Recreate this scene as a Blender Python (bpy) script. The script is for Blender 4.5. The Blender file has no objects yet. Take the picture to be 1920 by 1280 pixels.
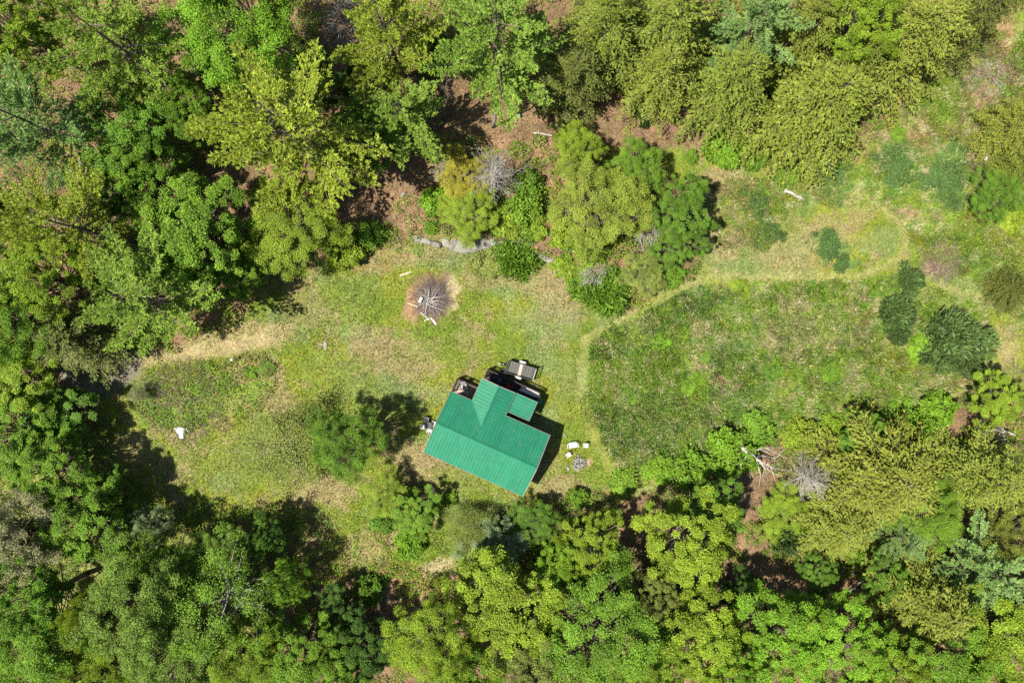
import bpy, math, random
import numpy as np
from mathutils import Vector, Matrix, Euler

# ------------------------------------------------------------------ camera, sky, sun, exposure
scene = bpy.context.scene
H = 66.0                       # height of the drone above the lawn, metres
G = 1.5 * H / 1920.0           # metres on the lawn per photograph pixel
cam_data = bpy.data.cameras.new("camera")
cam_data.lens = 24.0; cam_data.sensor_width = 36.0
cam_data.clip_start = 1.0; cam_data.clip_end = 1000.0
cam = bpy.data.objects.new("camera", cam_data)
scene.collection.objects.link(cam)
cam.location = (0, 0, H)
scene.camera = cam

SUN_EL, SUN_AZ = math.radians(61.0), math.radians(21.0)   # shadows fall towards SUN_AZ
world = bpy.data.worlds.new("World"); scene.world = world; world.use_nodes = True
wn = world.node_tree.nodes; bg = wn["Background"]
sky = wn.new("ShaderNodeTexSky"); sky.sky_type = 'NISHITA'; sky.sun_disc = False
sky.sun_elevation = SUN_EL
sky.sun_rotation = math.atan2(-math.cos(SUN_AZ), -math.sin(SUN_AZ)) % (2 * math.pi)
world.node_tree.links.new(sky.outputs[0], bg.inputs[0]); bg.inputs[1].default_value = 0.06
sd = bpy.data.lights.new("sun", 'SUN'); sd.energy = 5.0; sd.angle = math.radians(0.5); sd.color = (1.0, 0.94, 0.82)
sun = bpy.data.objects.new("sun", sd); scene.collection.objects.link(sun)
sdir = Vector((math.cos(SUN_EL) * math.cos(SUN_AZ), math.cos(SUN_EL) * math.sin(SUN_AZ), -math.sin(SUN_EL)))
sun.rotation_euler = sdir.to_track_quat('-Z', 'Y').to_euler(); sun.location = (-40, -20, 80)
vs = scene.view_settings
vs.view_transform = 'Standard'; vs.look = 'None'; vs.exposure = 0.60; vs.gamma = 1.0; vs.use_curve_mapping = False
scene.cycles.max_bounces = 6; scene.cycles.diffuse_bounces = 3; scene.cycles.transmission_bounces = 4
scene.cycles.glossy_bounces = 2; scene.cycles.use_denoising = False
scene.cycles.caustics_reflective = False; scene.cycles.caustics_refractive = False

COL = scene.collection
def P2W(px, py, h=0.0):
    """a point of the place seen at photograph pixel (px, py) and standing h above the lawn"""
    s = G * (H - h) / H
    return (px - 960) * s, (640 - py) * s

# ------------------------------------------------------------------ noise and masks (numpy)
def _hash(ix, iy, seed):
    n = (ix.astype(np.int64) * 374761393 + iy.astype(np.int64) * 668265263 + seed * 974634777) & 0xFFFFFFFF
    n = ((n ^ (n >> 13)) * 1274126177) & 0xFFFFFFFF
    return ((n ^ (n >> 16)) & 0xFFFF) / 65535.0
def vnoise(x, y, seed=0):
    x = np.asarray(x, float); y = np.asarray(y, float)
    ix = np.floor(x); iy = np.floor(y); fx = x - ix; fy = y - iy
    fx = fx * fx * (3 - 2 * fx); fy = fy * fy * (3 - 2 * fy)
    a = _hash(ix, iy, seed); b = _hash(ix + 1, iy, seed); c = _hash(ix, iy + 1, seed); d = _hash(ix + 1, iy + 1, seed)
    return (a * (1 - fx) + b * fx) * (1 - fy) + (c * (1 - fx) + d * fx) * fy
def fbm(x, y, scale, seed=0, octv=4):
    s = 0; a = 1; t = 0
    for o in range(octv):
        s = s + a * vnoise(x / scale * 2 ** o, y / scale * 2 ** o, seed + 17 * o); t += a; a *= 0.55
    return s / t
def sst(a, b, x):
    t = np.clip((x - a) / (b - a), 0, 1); return t * t * (3 - 2 * t)
def poly_sd(px, py, poly):
    """signed distance in pixels, positive inside"""
    inside = np.zeros(px.shape, bool); dmin = np.full(px.shape, 1e9)
    n = len(poly)
    for i in range(n):
        x0, y0 = poly[i]; x1, y1 = poly[(i + 1) % n]
        dx, dy = x1 - x0, y1 - y0
        t = np.clip(((px - x0) * dx + (py - y0) * dy) / (dx * dx + dy * dy + 1e-9), 0, 1)
        dmin = np.minimum(dmin, (px - x0 - t * dx) ** 2 + (py - y0 - t * dy) ** 2)
        if y0 != y1:
            c = ((y0 > py) != (y1 > py)) & (px < (x1 - x0) * (py - y0) / (y1 - y0) + x0)
            inside ^= c
    d = np.sqrt(dmin)
    return np.where(inside, d, -d)
def line_d(px, py, pts):
    dmin = np.full(px.shape, 1e9)
    for (x0, y0), (x1, y1) in zip(pts[:-1], pts[1:]):
        dx, dy = x1 - x0, y1 - y0
        t = np.clip(((px - x0) * dx + (py - y0) * dy) / (dx * dx + dy * dy + 1e-9), 0, 1)
        dmin = np.minimum(dmin, (px - x0 - t * dx) ** 2 + (py - y0 - t * dy) ** 2)
    return np.sqrt(dmin)

CLEARING = [(110, 690), (250, 655), (330, 650), (420, 625), (500, 560), (540, 500), (600, 485), (680, 480), (770, 450), (820, 448), (900, 470),
            (1040, 492), (1080, 560), (1150, 595), (1240, 555), (1310, 515), (1315, 440), (1300, 370), (1240, 300), (1290, 290),
            (1420, 320), (1480, 330), (1600, 310), (1640, 250), (1720, 180), (1790, 130), (1840, 60), (1920, 10), (2100, 10),
            (2100, 720), (1840, 720), (1770, 760), (1600, 780), (1460, 810), (1380, 850), (1250, 900), (1180, 925), (1040, 930),
            (960, 950), (880, 1000), (850, 1085), (720, 1060), (650, 1060), (630, 990), (580, 955), (480, 935), (350, 955),
            (270, 925), (210, 860), (190, 770), (140, 740)]
MEADOW = [(1108, 640), (1150, 605), (1200, 583), (1300, 538), (1420, 530), (1640, 524), (1700, 508), (1750, 540), (1840, 575), (1870, 650),
          (1850, 715), (1700, 765), (1560, 785), (1440, 830), (1270, 890), (1165, 895), (1128, 820), (1098, 735)]
UPPER = [(1330, 350), (1400, 345), (1500, 330), (1620, 300), (1650, 220), (1760, 150), (1830, 70), (2100, 10), (2100, 700), (1860, 560),
         (1720, 480), (1690, 430), (1640, 375), (1600, 380), (1480, 380), (1440, 470), (1350, 460)]
ISLAND = [(235, 745), (300, 700), (400, 680), (470, 668), (520, 690), (505, 740), (450, 790), (370, 805), (290, 790)]
TRAIL_A = [(1095, 640), (1140, 612), (1190, 583), (1250, 550), (1315, 522), (1400, 520), (1500, 522), (1600, 515), (1660, 500), (1700, 478), (1694, 430),
           (1660, 395), (1625, 368), (1590, 372)]
TRAIL_B = [(1690, 490), (1740, 520), (1800, 548), (1860, 560), (1960, 580)]
DRIVE = [(60, 700), (180, 690), (290, 668), (400, 655), (500, 640)]
DRIVE2 = [(215, 800), (200, 860), (250, 910)]

C = dict(
    green=(0.165, 0.232, 0.032), yell=(0.240, 0.270, 0.036), blue=(0.225, 0.275, 0.120), dry=(0.330, 0.270, 0.135), tan=(0.400, 0.330, 0.170),
    straw=(0.44, 0.37, 0.21), litter=(0.225, 0.145, 0.085), orange=(0.350, 0.220, 0.125), soil=(0.155, 0.105, 0.062), dark=(0.140, 0.235, 0.070), mead=(0.205, 0.315, 0.050),
    bright=(0.215, 0.335, 0.040), trail=(0.330, 0.315, 0.125), ash=(0.36, 0.33, 0.28), gravel=(0.20, 0.175, 0.145), moss=(0.20, 0.24, 0.05), pink=(0.40, 0.27, 0.18))

# patches of ground colour: (cx, cy, rx, ry, colour, strength)
PATCH = [
    (745, 665, 85, 50, 'dry', .75), (700, 640, 40, 30, 'dry', .5), (800, 870, 75, 40, 'dry', .9), (790, 920, 60, 30, 'dry', .5), (1055, 555, 55, 55, 'dry', .8),
    (960, 520, 90, 22, 'dry', .6), (1010, 840, 40, 60, 'dry', .35), (1060, 920, 70, 30, 'dry', .8), (600, 925, 70, 45, 'dry', .85), (520, 740, 40, 60, 'dry', .7),
    (500, 700, 30, 30, 'tan', .6), (350, 640, 120, 22, 'tan', .8), (480, 625, 80, 30, 'tan', .75), (580, 570, 60, 40, 'dry', .5), (550, 510, 50, 30, 'dry', .7),
    (250, 860, 40, 50, 'tan', .6), (330, 880, 50, 30, 'dry', .5), (700, 480, 80, 30, 'orange', .45), (770, 420, 60, 30, 'orange', .7), (800, 470, 60, 20, 'dry', .6),
    (670, 560, 70, 60, 'green', .7), (860, 640, 120, 40, 'green', .45), (620, 700, 80, 60, 'green', .5), (900, 900, 90, 30, 'moss', .7), (640, 1000, 30, 50, 'green', .8),
    (610, 970, 40, 30, 'moss', .5), (700, 780, 60, 40, 'moss', .5), (1065, 720, 28, 80, 'moss', .6), (800, 740, 60, 30, 'blue', .5), (430, 860, 100, 50, 'moss', .5),
    (310, 760, 70, 40, 'mead', .7), (400, 740, 90, 40, 'mead', .6), (460, 690, 45, 25, 'orange', .55), (330, 730, 30, 20, 'pink', .5),
    (530, 800, 40, 40, 'dry', .6), (690, 1030, 50, 40, 'dry', .6), (830, 1075, 45, 22, 'straw', .8), (730, 1010, 30, 20, 'pink', .5),
    (860, 490, 40, 25, 'blue', .4), (1020, 600, 70, 40, 'blue', .35), (690, 900, 20, 20, 'dry', .5),
    # upper right
    (1340, 350, 50, 30, 'dry', .8), (1360, 440, 50, 50, 'dry', .7), (1310, 260, 60, 40, 'orange', .7), (1230, 220, 70, 40, 'orange', .8), (1290, 230, 40, 40, 'soil', .5),
    (1490, 470, 80, 40, 'dry', .5), (1560, 430, 50, 30, 'dry', .6), (1600, 380, 36, 20, 'trail', .4), (1700, 270, 60, 30, 'dry', .7), (1760, 200, 60, 40, 'bright', .6),
    (1730, 240, 80, 20, 'orange', .35), (1850, 120, 60, 80, 'pink', .8), (1850, 290, 45, 70, 'pink', .75), (1880, 60, 50, 40, 'orange', .8), (1730, 270, 70, 20, 'orange', .5), (1640, 270, 30, 30, 'dry', .7), (1610, 410, 30, 20, 'dry', .6), (1800, 250, 30, 30, 'orange', .5), (1880, 420, 30, 20, 'pink', .5), (1700, 395, 22, 18, 'pink', .8),
    (1765, 492, 34, 26, 'pink', .85), (1690, 310, 45, 40, 'dark', .85), (1780, 330, 40, 60, 'dark', .9), (1420, 375, 22, 18, 'dark', .8), (1440, 440, 22, 35, 'dark', .7),
    (1560, 460, 35, 22, 'dark', .85), (1585, 495, 18, 14, 'dark', .85), (1560, 340, 40, 25, 'dark', .7), (1520, 390, 30, 20, 'dark', .5), (1650, 460, 40, 25, 'blue', .5), (1830, 430, 60, 40, 'yell', .6),
    (1820, 500, 50, 30, 'mead', .5), (1900, 460, 40, 40, 'yell', .6), (1880, 650, 40, 50, 'dry', .6), (1800, 720, 60, 25, 'dry', .5), (1880, 700, 40, 30, 'yell', .6),
    # meadow
    (1320, 570, 60, 40, 'dark', .7), (1400, 600, 60, 40, 'bright', .35), (1370, 640, 60, 30, 'dark', .6), (1240, 690, 60, 50, 'bright', .4), (1300, 730, 40, 30, 'bright', .7),
    (1180, 640, 40, 30, 'mead', .6), (1200, 780, 70, 50, 'dark', .55), (1420, 700, 60, 30, 'dark', .5), (1500, 740, 80, 30, 'bright', .4), (1250, 840, 70, 30, 'dark', .6),
    (1490, 570, 30, 14, 'straw', .8), (1595, 560, 20, 20, 'straw', .8), (1520, 620, 90, 40, 'straw', .4), (1440, 630, 40, 20, 'straw', .5), (1345, 715, 16, 10, 'pink', .8), (1385, 718, 12, 8, 'pink', .8),
    (1305, 690, 14, 10, 'pink', .8), (1310, 620, 22, 10, 'straw', .8), (1360, 625, 10, 10, 'straw', .7), (1470, 740, 18, 10, 'straw', .7), (1560, 760, 18, 10, 'straw', .7), (1330, 795, 12, 8, 'straw', .8),
    (1625, 600, 22, 18, 'orange', .5), (1700, 680, 60, 30, 'yell', .7), (1760, 715, 60, 20, 'orange', .4), (1640, 660, 60, 30, 'yell', .5), (1140, 700, 25, 50, 'green', .5), (1760, 590, 60, 20, 'mead', .7),
    (1290, 770, 30, 20, 'mead', .5), (1180, 850, 40, 30, 'blue', .5), (1600, 740, 60, 30, 'moss', .5),
]
DIRT = [(808, 552, 46, 52, 'litter', .8), (775, 570, 20, 38, 'orange', .95), (845, 552, 15, 40, 'straw', .75), (808, 560, 38, 40, 'soil', .6), (1085, 868, 14, 12, 'ash', .8), (1108, 866, 10, 9, 'pink', .8)]

def ground_info(x, y):
    """colour, blade length (m) and forest mask for ground points"""
    px = x / G + 960; py = 640 - y / G
    wx = px + (fbm(px, py, 55, 5) - .5) * 50 + (fbm(px, py, 14, 6, 3) - .5) * 16
    wy = py + (fbm(px, py, 55, 7) - .5) * 50 + (fbm(px, py, 14, 8, 3) - .5) * 16
    n1 = fbm(px, py, 120, 1); n2 = fbm(px, py, 45, 2); n3 = fbm(px, py, 18, 3, 3); n4 = fbm(px, py, 7, 4, 3)
    c = lambda k: np.array(C[k])[None, :]
    mix = lambda a, b, t: a * (1 - t[:, None]) + b * t[:, None]
    col = mix(np.repeat(c('green'), len(px), 0), c('yell'), sst(.40, .62, n1 * .5 + n2 * .5))
    col = mix(col, c('blue'), sst(.52, .66, fbm(px, py, 60, 11)) * .55)
    col = mix(col, c('dry'), sst(.53, .70, n3 * .5 + fbm(px, py, 80, 12) * .5) * .75)
    cl = poly_sd(wx, wy, CLEARING); me = poly_sd(px + (n3 - .5) * 10, py + (n3 - .5) * 10, MEADOW); up = poly_sd(wx, wy, UPPER)
    mm = sst(-4, 6, me); um = sst(-15, 15, up)
    mc = mix(np.repeat(c('mead'), len(px), 0), c('dark'), sst(.45, .6, fbm(px, py, 70, 21)) * .6)
    mc = mix(mc, c('bright'), sst(.55, .68, fbm(px, py, 50, 22)) * .6)
    mc = mix(mc, c('straw'), sst(.55, .64, fbm(px, py, 20, 23) * .6 + fbm(px, py, 7, 24, 2) * .4) * .8)
    col = mix(col, mc, mm)
    uc = mix(np.repeat(c('yell'), len(px), 0), c('mead'), sst(.36, .54, fbm(px, py, 45, 31)))
    uc = mix(uc, c('dark'), sst(.54, .64, fbm(px, py, 38, 33)) * .8)
    uc = mix(uc, c('dry'), sst(.48, .62, fbm(px, py, 45, 32)) * .7)
    col = mix(col, uc, um * .9)
    L = 0.085 + .06 * n3
    tus = sst(.32, .68, fbm(px, py, 11, 25, 2))
    L = L * (1 - mm) + mm * (0.20 + .12 * n2 + .26 * tus)
    isl = poly_sd(wx, wy, ISLAND); im = sst(-6, 10, isl); L = L * (1 - im) + im * (.10 + .22 * tus); col = mix(col, c('mead') * .8, im * .55 * tus)
    L = L * (1 - um) + um * (0.20 + .2 * n2)
    for (cx, cy, rx, ry, k, s) in PATCH:
        ii = np.nonzero((np.abs(wx - cx) < rx * 1.5) & (np.abs(wy - cy) < ry * 1.5))[0]
        if not len(ii): continue
        d = ((wx[ii] - cx) / rx) ** 2 + ((wy[ii] - cy) / ry) ** 2 + (n3[ii] - .5) * 1.6 + (n4[ii] - .5) * 1.3
        t = s * (1 - sst(.55, 1.15, d))
        col[ii] = mix(col[ii], c(k), t)
        if k == 'dark': L[ii] += t * .10
    # mown trails and the drive
    for pts, w, k in ((TRAIL_A, 8, 'trail'), (TRAIL_B, 7, 'trail'), (DRIVE, 15, 'tan')):
        d = line_d(px + (n4 - .5) * 14 + (n3 - .5) * 12, py + (n4 - .5) * 14 + (n2 - .5) * 12, pts)
        t = (1 - sst(w * .5, w * 1.4, d)) * ((.5 + .6 * n3) if k == 'tan' else (.15 + .9 * n3))
        col = mix(col, c(k), t); L = L * (1 - t) + .05 * t
    t = (1 - sst(6, 14, line_d(px, py, [(1098, 640), (1088, 735), (1118, 825), (1160, 900)]))) * .6
    col = mix(col, c('trail'), t * .6); L = L * (1 - t) + .06 * t
    t = (1 - sst(18, 40, line_d(px, py, [(120, 700), (190, 712), (235, 690)])))
    col = mix(col, c('gravel'), t * .9); L = L * (1 - t) + .02 * t
    fo = 1 - sst(-14, 10, cl)
    fc = mix(np.repeat(c('litter'), len(px), 0), c('orange'), sst(.45, .62, fbm(px, py, 60, 41)) * .7)
    fc = mix(fc, c('soil'), sst(.5, .65, fbm(px, py, 35, 42)) * .7)
    bl = sst(700, 900, py) * sst(700, 300, px)
    fc = mix(fc, c('mead'), bl * .5)
    keep = np.maximum.reduce([sst(.3, .8, fbm(px, py, 30, 43)) * .25])
    col = mix(col, fc, fo * (1 - keep * .5))
    L = L * (1 - fo * .8)
    for (cx, cy, rx, ry, k, s) in DIRT:
        d = ((px + (n3 - .5) * 20 - cx) / rx) ** 2 + ((py + (n4 - .5) * 20 - cy) / ry) ** 2 + (n4 - .5) * 1.4 + (n3 - .5) * .8
        t = s * (1 - sst(.55, 1.05, d)); col = mix(col, c(k), t); L = L * (1 - t) + .02 * t
    col = col * (0.72 + 0.56 * n4)[:, None]
    return col, L, fo

LEDGE = [(775, 446), (830, 450), (870, 462), (915, 455), (965, 458), (1010, 478), (1045, 492), (1085, 520), (1160, 520)]
def terrain(x, y):
    x = np.asarray(x, float); y = np.asarray(y, float)
    px = x / G + 960; py = 640 - y / G
    z = (fbm(px, py, 160, 51, 3) - .5) * .5 * sst(150, 420, np.hypot(px - 960, (py - 780)))
    ly = np.interp(px, [p[0] for p in LEDGE], [p[1] for p in LEDGE])
    up = sst(10, -14, py - ly) * sst(720, 800, px) * sst(1230, 1120, px) * sst(-330, -60, py - ly)
    return z + up * .9
def tz(x, y): return float(terrain(np.array([x]), np.array([y]))[0])

# ------------------------------------------------------------------ mesh helpers
def mesh_np(name, V, F, mat, fattr=None, vattr=None, smooth=False):
    me = bpy.data.meshes.new(name); V = np.asarray(V, np.float32); F = np.asarray(F, np.int32); k = F.shape[1]; m = len(F)
    me.vertices.add(len(V)); me.vertices.foreach_set('co', V.ravel())
    me.loops.add(m * k); me.loops.foreach_set('vertex_index', F.ravel())
    me.polygons.add(m); me.polygons.foreach_set('loop_start', np.arange(m, dtype=np.int32) * k)
    if smooth: me.polygons.foreach_set('use_smooth', np.ones(m, bool))
    me.update(calc_edges=True)
    for dom, d in (('FACE', fattr), ('POINT', vattr)):
        for an, arr in (d or {}).items():
            arr = np.asarray(arr, np.float32)
            if arr.ndim == 1: me.attributes.new(an, 'FLOAT', dom).data.foreach_set('value', arr)
            else: me.attributes.new(an, 'FLOAT_VECTOR', dom).data.foreach_set('vector', arr.ravel())
    if mat: me.materials.append(mat)
    return me
def link(name, me, parent=None, loc=(0, 0, 0), rot=(0, 0, 0), scale=(1, 1, 1)):
    o = bpy.data.objects.new(name, me); COL.objects.link(o)
    o.location = loc; o.rotation_euler = rot; o.scale = scale
    if parent: o.parent = parent
    return o
def tag(o, label=None, cat=None, group=None, kind=None):
    if label: o['label'] = label
    if cat: o['category'] = cat
    if group: o['group'] = group
    if kind: o['kind'] = kind
    return o
def thing(name, label, cat, loc=(0, 0, 0), rz=0, group=None, scale=(1, 1, 1)):
    return tag(link(name, None, None, loc, (0, 0, rz), scale), label, cat, group)
class MB:
    """collects boxes, bars, tubes and lathes of one part"""
    def __init__(s): s.V = []; s.F = []
    def add(s, V, F):
        n = len(s.V); s.V += [tuple(v) for v in V]; s.F += [tuple(i + n for i in f) for f in F]; return s
    def box(s, c, d, rz=0, rx=0, ry=0, ch=0.0):
        R = Euler((rx, ry, rz)).to_matrix(); c = Vector(c); hx, hy, hz = d[0] / 2, d[1] / 2, d[2] / 2
        if ch <= 0:
            V = [c + R @ Vector((x, y, z)) for z in (-hz, hz) for x, y in ((-hx, -hy), (hx, -hy), (hx, hy), (-hx, hy))]
            F = [(3, 2, 1, 0), (4, 5, 6, 7), (0, 1, 5, 4), (1, 2, 6, 5), (2, 3, 7, 6), (3, 0, 4, 7)]
        else:
            ring = lambda z, i: [c + R @ Vector(p) for p in ((-hx + i, -hy + i, z), (hx - i, -hy + i, z), (hx - i, hy - i, z), (-hx + i, hy - i, z))]
            V = ring(-hz, ch) + ring(-hz + ch, 0) + ring(hz - ch, 0) + ring(hz, ch)
            F = [(3, 2, 1, 0), (12, 13, 14, 15)]
            for b in (0, 4, 8):
                for i in range(4): F.append((b + i, b + (i + 1) % 4, b + 4 + (i + 1) % 4, b + 4 + i))
        return s.add(V, F)
    def bar(s, a, b, w, h=None):
        a = Vector(a); b = Vector(b); d = b - a; q = d.to_track_quat('X', 'Z').to_matrix(); h = h or w
        V = []
        for p in (a, b):
            for y, z in ((-w / 2, -h / 2), (w / 2, -h / 2), (w / 2, h / 2), (-w / 2, h / 2)): V.append(p + q @ Vector((0, y, z)))
        return s.add(V, [(0, 3, 2, 1), (4, 5, 6, 7), (0, 1, 5, 4), (1, 2, 6, 5), (2, 3, 7, 6), (3, 0, 4, 7)])
    def tube(s, pts, rad, n=8, cap=True):
        V, F = tube(pts, rad, n)
        s.add(V, F)
        if cap:
            m = len(pts); b = len(s.V) - m * n
            s.F.append(tuple(b + i for i in reversed(range(n)))); s.F.append(tuple(b + (m - 1) * n + i for i in range(n)))
        return s
    def lathe(s, prof, n=16, c=(0, 0, 0), rot=None):
        R = Euler(rot).to_matrix() if rot else Matrix.Identity(3); c = Vector(c); V = []; F = []
        for r, z in prof:
            for i in range(n):
                a = 2 * math.pi * i / n; V.append(c + R @ Vector((r * math.cos(a), r * math.sin(a), z)))
        for j in range(len(prof) - 1):
            for i in range(n): F.append((j * n + i, j * n + (i + 1) % n, (j + 1) * n + (i + 1) % n, (j + 1) * n + i))
        F.append(tuple(reversed(range(n)))); F.append(tuple((len(prof) - 1) * n + i for i in range(n)))
        return s.add(V, F)
    def mesh(s, name, mat, smooth=False):
        me = bpy.data.meshes.new(name); me.from_pydata([tuple(v) for v in s.V], [], s.F)
        if smooth: me.polygons.foreach_set('use_smooth', np.ones(len(me.polygons), bool))
        me.update(); me.materials.append(mat); return me
    def build(s, name, mat, parent=None, loc=(0, 0, 0), rot=(0, 0, 0), smooth=False):
        return link(name, s.mesh(name, mat, smooth), parent, loc, rot)
def tube(pts, rad, n=5):
    pts = np.asarray(pts, float); rad = np.broadcast_to(np.asarray(rad, float), (len(pts),))
    T = np.gradient(pts, axis=0); T /= np.linalg.norm(T, axis=1, keepdims=True) + 1e-9
    ref = np.array([0, 0, 1.0]) if abs(T[0][2]) < .8 else np.array([1.0, 0, 0])
    V = []
    for p, t, r in zip(pts, T, rad):
        a = np.cross(t, ref); a /= np.linalg.norm(a) + 1e-9; b = np.cross(t, a)
        for i in range(n):
            an = 2 * math.pi * i / n; V.append(p + r * (a * math.cos(an) + b * math.sin(an)))
    F = [(j * n + i, j * n + (i + 1) % n, (j + 1) * n + (i + 1) % n, (j + 1) * n + i) for j in range(len(pts) - 1) for i in range(n)]
    return V, F

# ------------------------------------------------------------------ materials
def new_mat(name):
    m = bpy.data.materials.new(name); m.use_nodes = True; nt = m.node_tree
    return m, nt, nt.nodes, nt.links, nt.nodes["Principled BSDF"]
def simple(name, col, rough=.7, var=.25, scale=6, metal=0, bump=0.0, spec=.35, col2=None):
    m, nt, N, L, b = new_mat(name)
    tc = N.new("ShaderNodeTexCoord"); no = N.new("ShaderNodeTexNoise"); no.inputs['Scale'].default_value = scale; no.inputs['Detail'].default_value = 6
    L.new(tc.outputs['Object'], no.inputs['Vector'])
    rp = N.new("ShaderNodeValToRGB"); e = rp.color_ramp.elements
    c1 = tuple(max(0, c * (1 - var)) for c in col); c2 = col2 or tuple(min(1, c * (1 + var)) for c in col)
    e[0].position = .32; e[0].color = (*c1, 1); e[1].position = .68; e[1].color = (*c2, 1)
    L.new(no.outputs[0], rp.inputs[0]); L.new(rp.outputs[0], b.inputs['Base Color'])
    b.inputs['Roughness'].default_value = rough; b.inputs['Metallic'].default_value = metal; b.inputs['Specular IOR Level'].default_value = spec
    if bump:
        bp = N.new("ShaderNodeBump"); bp.inputs['Strength'].default_value = bump; bp.inputs['Distance'].default_value = .03
        L.new(no.outputs[0], bp.inputs['Height']); L.new(bp.outputs[0], b.inputs['Normal'])
    return m
def leaf_mat(name, trans=.35, gloss=.06, vary=.55, from_attr=None, rough=.45):
    """foliage: diffuse + light through the leaf; the colour comes from the tree's own object colour, varied leaf by leaf"""
    m, nt, N, L, b = new_mat(name); N.remove(b); out = N["Material Output"]
    if from_attr:
        src = N.new("ShaderNodeAttribute"); src.attribute_name = from_attr; base = src.outputs['Vector']
    else:
        src = N.new("ShaderNodeObjectInfo"); base = src.outputs['Color']
    at = N.new("ShaderNodeAttribute"); at.attribute_name = 'lv'
    mr = N.new("ShaderNodeMapRange"); mr.inputs['To Min'].default_value = 1 - vary; mr.inputs['To Max'].default_value = 1 + vary
    L.new(at.outputs['Fac'], mr.inputs['Value'])
    hs = N.new("ShaderNodeHueSaturation"); mh = N.new("ShaderNodeMapRange"); mh.inputs['To Min'].default_value = .487; mh.inputs['To Max'].default_value = .512
    at2 = N.new("ShaderNodeAttribute"); at2.attribute_name = 'lh'
    L.new(at2.outputs['Fac'], mh.inputs['Value']); L.new(mh.outputs[0], hs.inputs['Hue']); L.new(mr.outputs[0], hs.inputs['Value']); L.new(base, hs.inputs['Color'])
    d = N.new("ShaderNodeBsdfDiffuse"); t = N.new("ShaderNodeBsdfTranslucent"); g = N.new("ShaderNodeBsdfGlossy"); g.inputs['Roughness'].default_value = rough
    g.inputs['Color'].default_value = (.9, .95, .9, 1)
    ty = N.new("ShaderNodeMix"); ty.data_type = 'RGBA'; ty.blend_type = 'MULTIPLY'; ty.inputs[0].default_value = 1.0
    ty.inputs[7].default_value = (1.08, 1.12, .55, 1)
    L.new(hs.outputs[0], ty.inputs[6]); L.new(hs.outputs[0], d.inputs['Color']); L.new(ty.outputs[2], t.inputs['Color'])
    m1 = N.new("ShaderNodeMixShader"); m1.inputs[0].default_value = trans; L.new(d.outputs[0], m1.inputs[1]); L.new(t.outputs[0], m1.inputs[2])
    m2 = N.new("ShaderNodeMixShader"); m2.inputs[0].default_value = gloss; L.new(m1.outputs[0], m2.inputs[1]); L.new(g.outputs[0], m2.inputs[2])
    L.new(m2.outputs[0], out.inputs['Surface'])
    return m
M_leaf = leaf_mat('broad_leaf', .28, .012, .62)
M_needle = leaf_mat('needles', .22, .012, .6)
M_grass = leaf_mat('grass_blades', .25, .008, .35, from_attr='bc')
M_litter = leaf_mat('dry_leaves', .15, .02, .4, from_attr='bc')
M_bark = simple('bark', (.17, .135, .11), .9, .4, 5, bump=.6)
M_barkgrey = simple('grey_bark', (.30, .28, .25), .9, .3, 5, bump=.5)
M_dead = simple('weathered_dead_wood', (.46, .43, .39), .85, .25, 4)
M_deadbrown = simple('brown_twigs', (.24, .185, .17), .9, .35, 4)
M_rock = simple('rock', (.25, .235, .20), .9, .35, 3, bump=.8)
M_rockpale = simple('pale_stone', (.30, .285, .245), .9, .2, 5, bump=.6)

def ground_material():
    m, nt, N, L, b = new_mat('ground')
    at = N.new("ShaderNodeAttribute"); at.attribute_name = 'gc'
    tc = N.new("ShaderNodeTexCoord")
    n1 = N.new("ShaderNodeTexNoise"); n1.inputs['Scale'].default_value = 5.0; n1.inputs['Detail'].default_value = 8; n1.inputs['Roughness'].default_value = .75
    n2 = N.new("ShaderNodeTexNoise"); n2.inputs['Scale'].default_value = 1.3; n2.inputs['Detail'].default_value = 5
    L.new(tc.outputs['Object'], n1.inputs['Vector']); L.new(tc.outputs['Object'], n2.inputs['Vector'])
    mr = N.new("ShaderNodeMapRange"); mr.inputs[1].default_value = .3; mr.inputs[2].default_value = .7; mr.inputs[3].default_value = .32; mr.inputs[4].default_value = 1.55
    L.new(n1.outputs[0], mr.inputs[0])
    mr2 = N.new("ShaderNodeMapRange"); mr2.inputs[1].default_value = .35; mr2.inputs[2].default_value = .65; mr2.inputs[3].default_value = .485; mr2.inputs[4].default_value = .51
    L.new(n2.outputs[0], mr2.inputs[0])
    hs = N.new("ShaderNodeHueSaturation"); L.new(at.outputs['Vector'], hs.inputs['Color']); L.new(mr.outputs[0], hs.inputs['Value']); L.new(mr2.outputs[0], hs.inputs['Hue'])
    L.new(hs.outputs[0], b.inputs['Base Color']); b.inputs['Roughness'].default_value = .95; b.inputs['Specular IOR Level'].default_value = .1
    bp = N.new("ShaderNodeBump"); bp.inputs['Strength'].default_value = .7; bp.inputs['Distance'].default_value = .08
    L.new(n1.outputs[0], bp.inputs['Height']); L.new(bp.outputs[0], b.inputs['Normal'])
    return m

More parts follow.
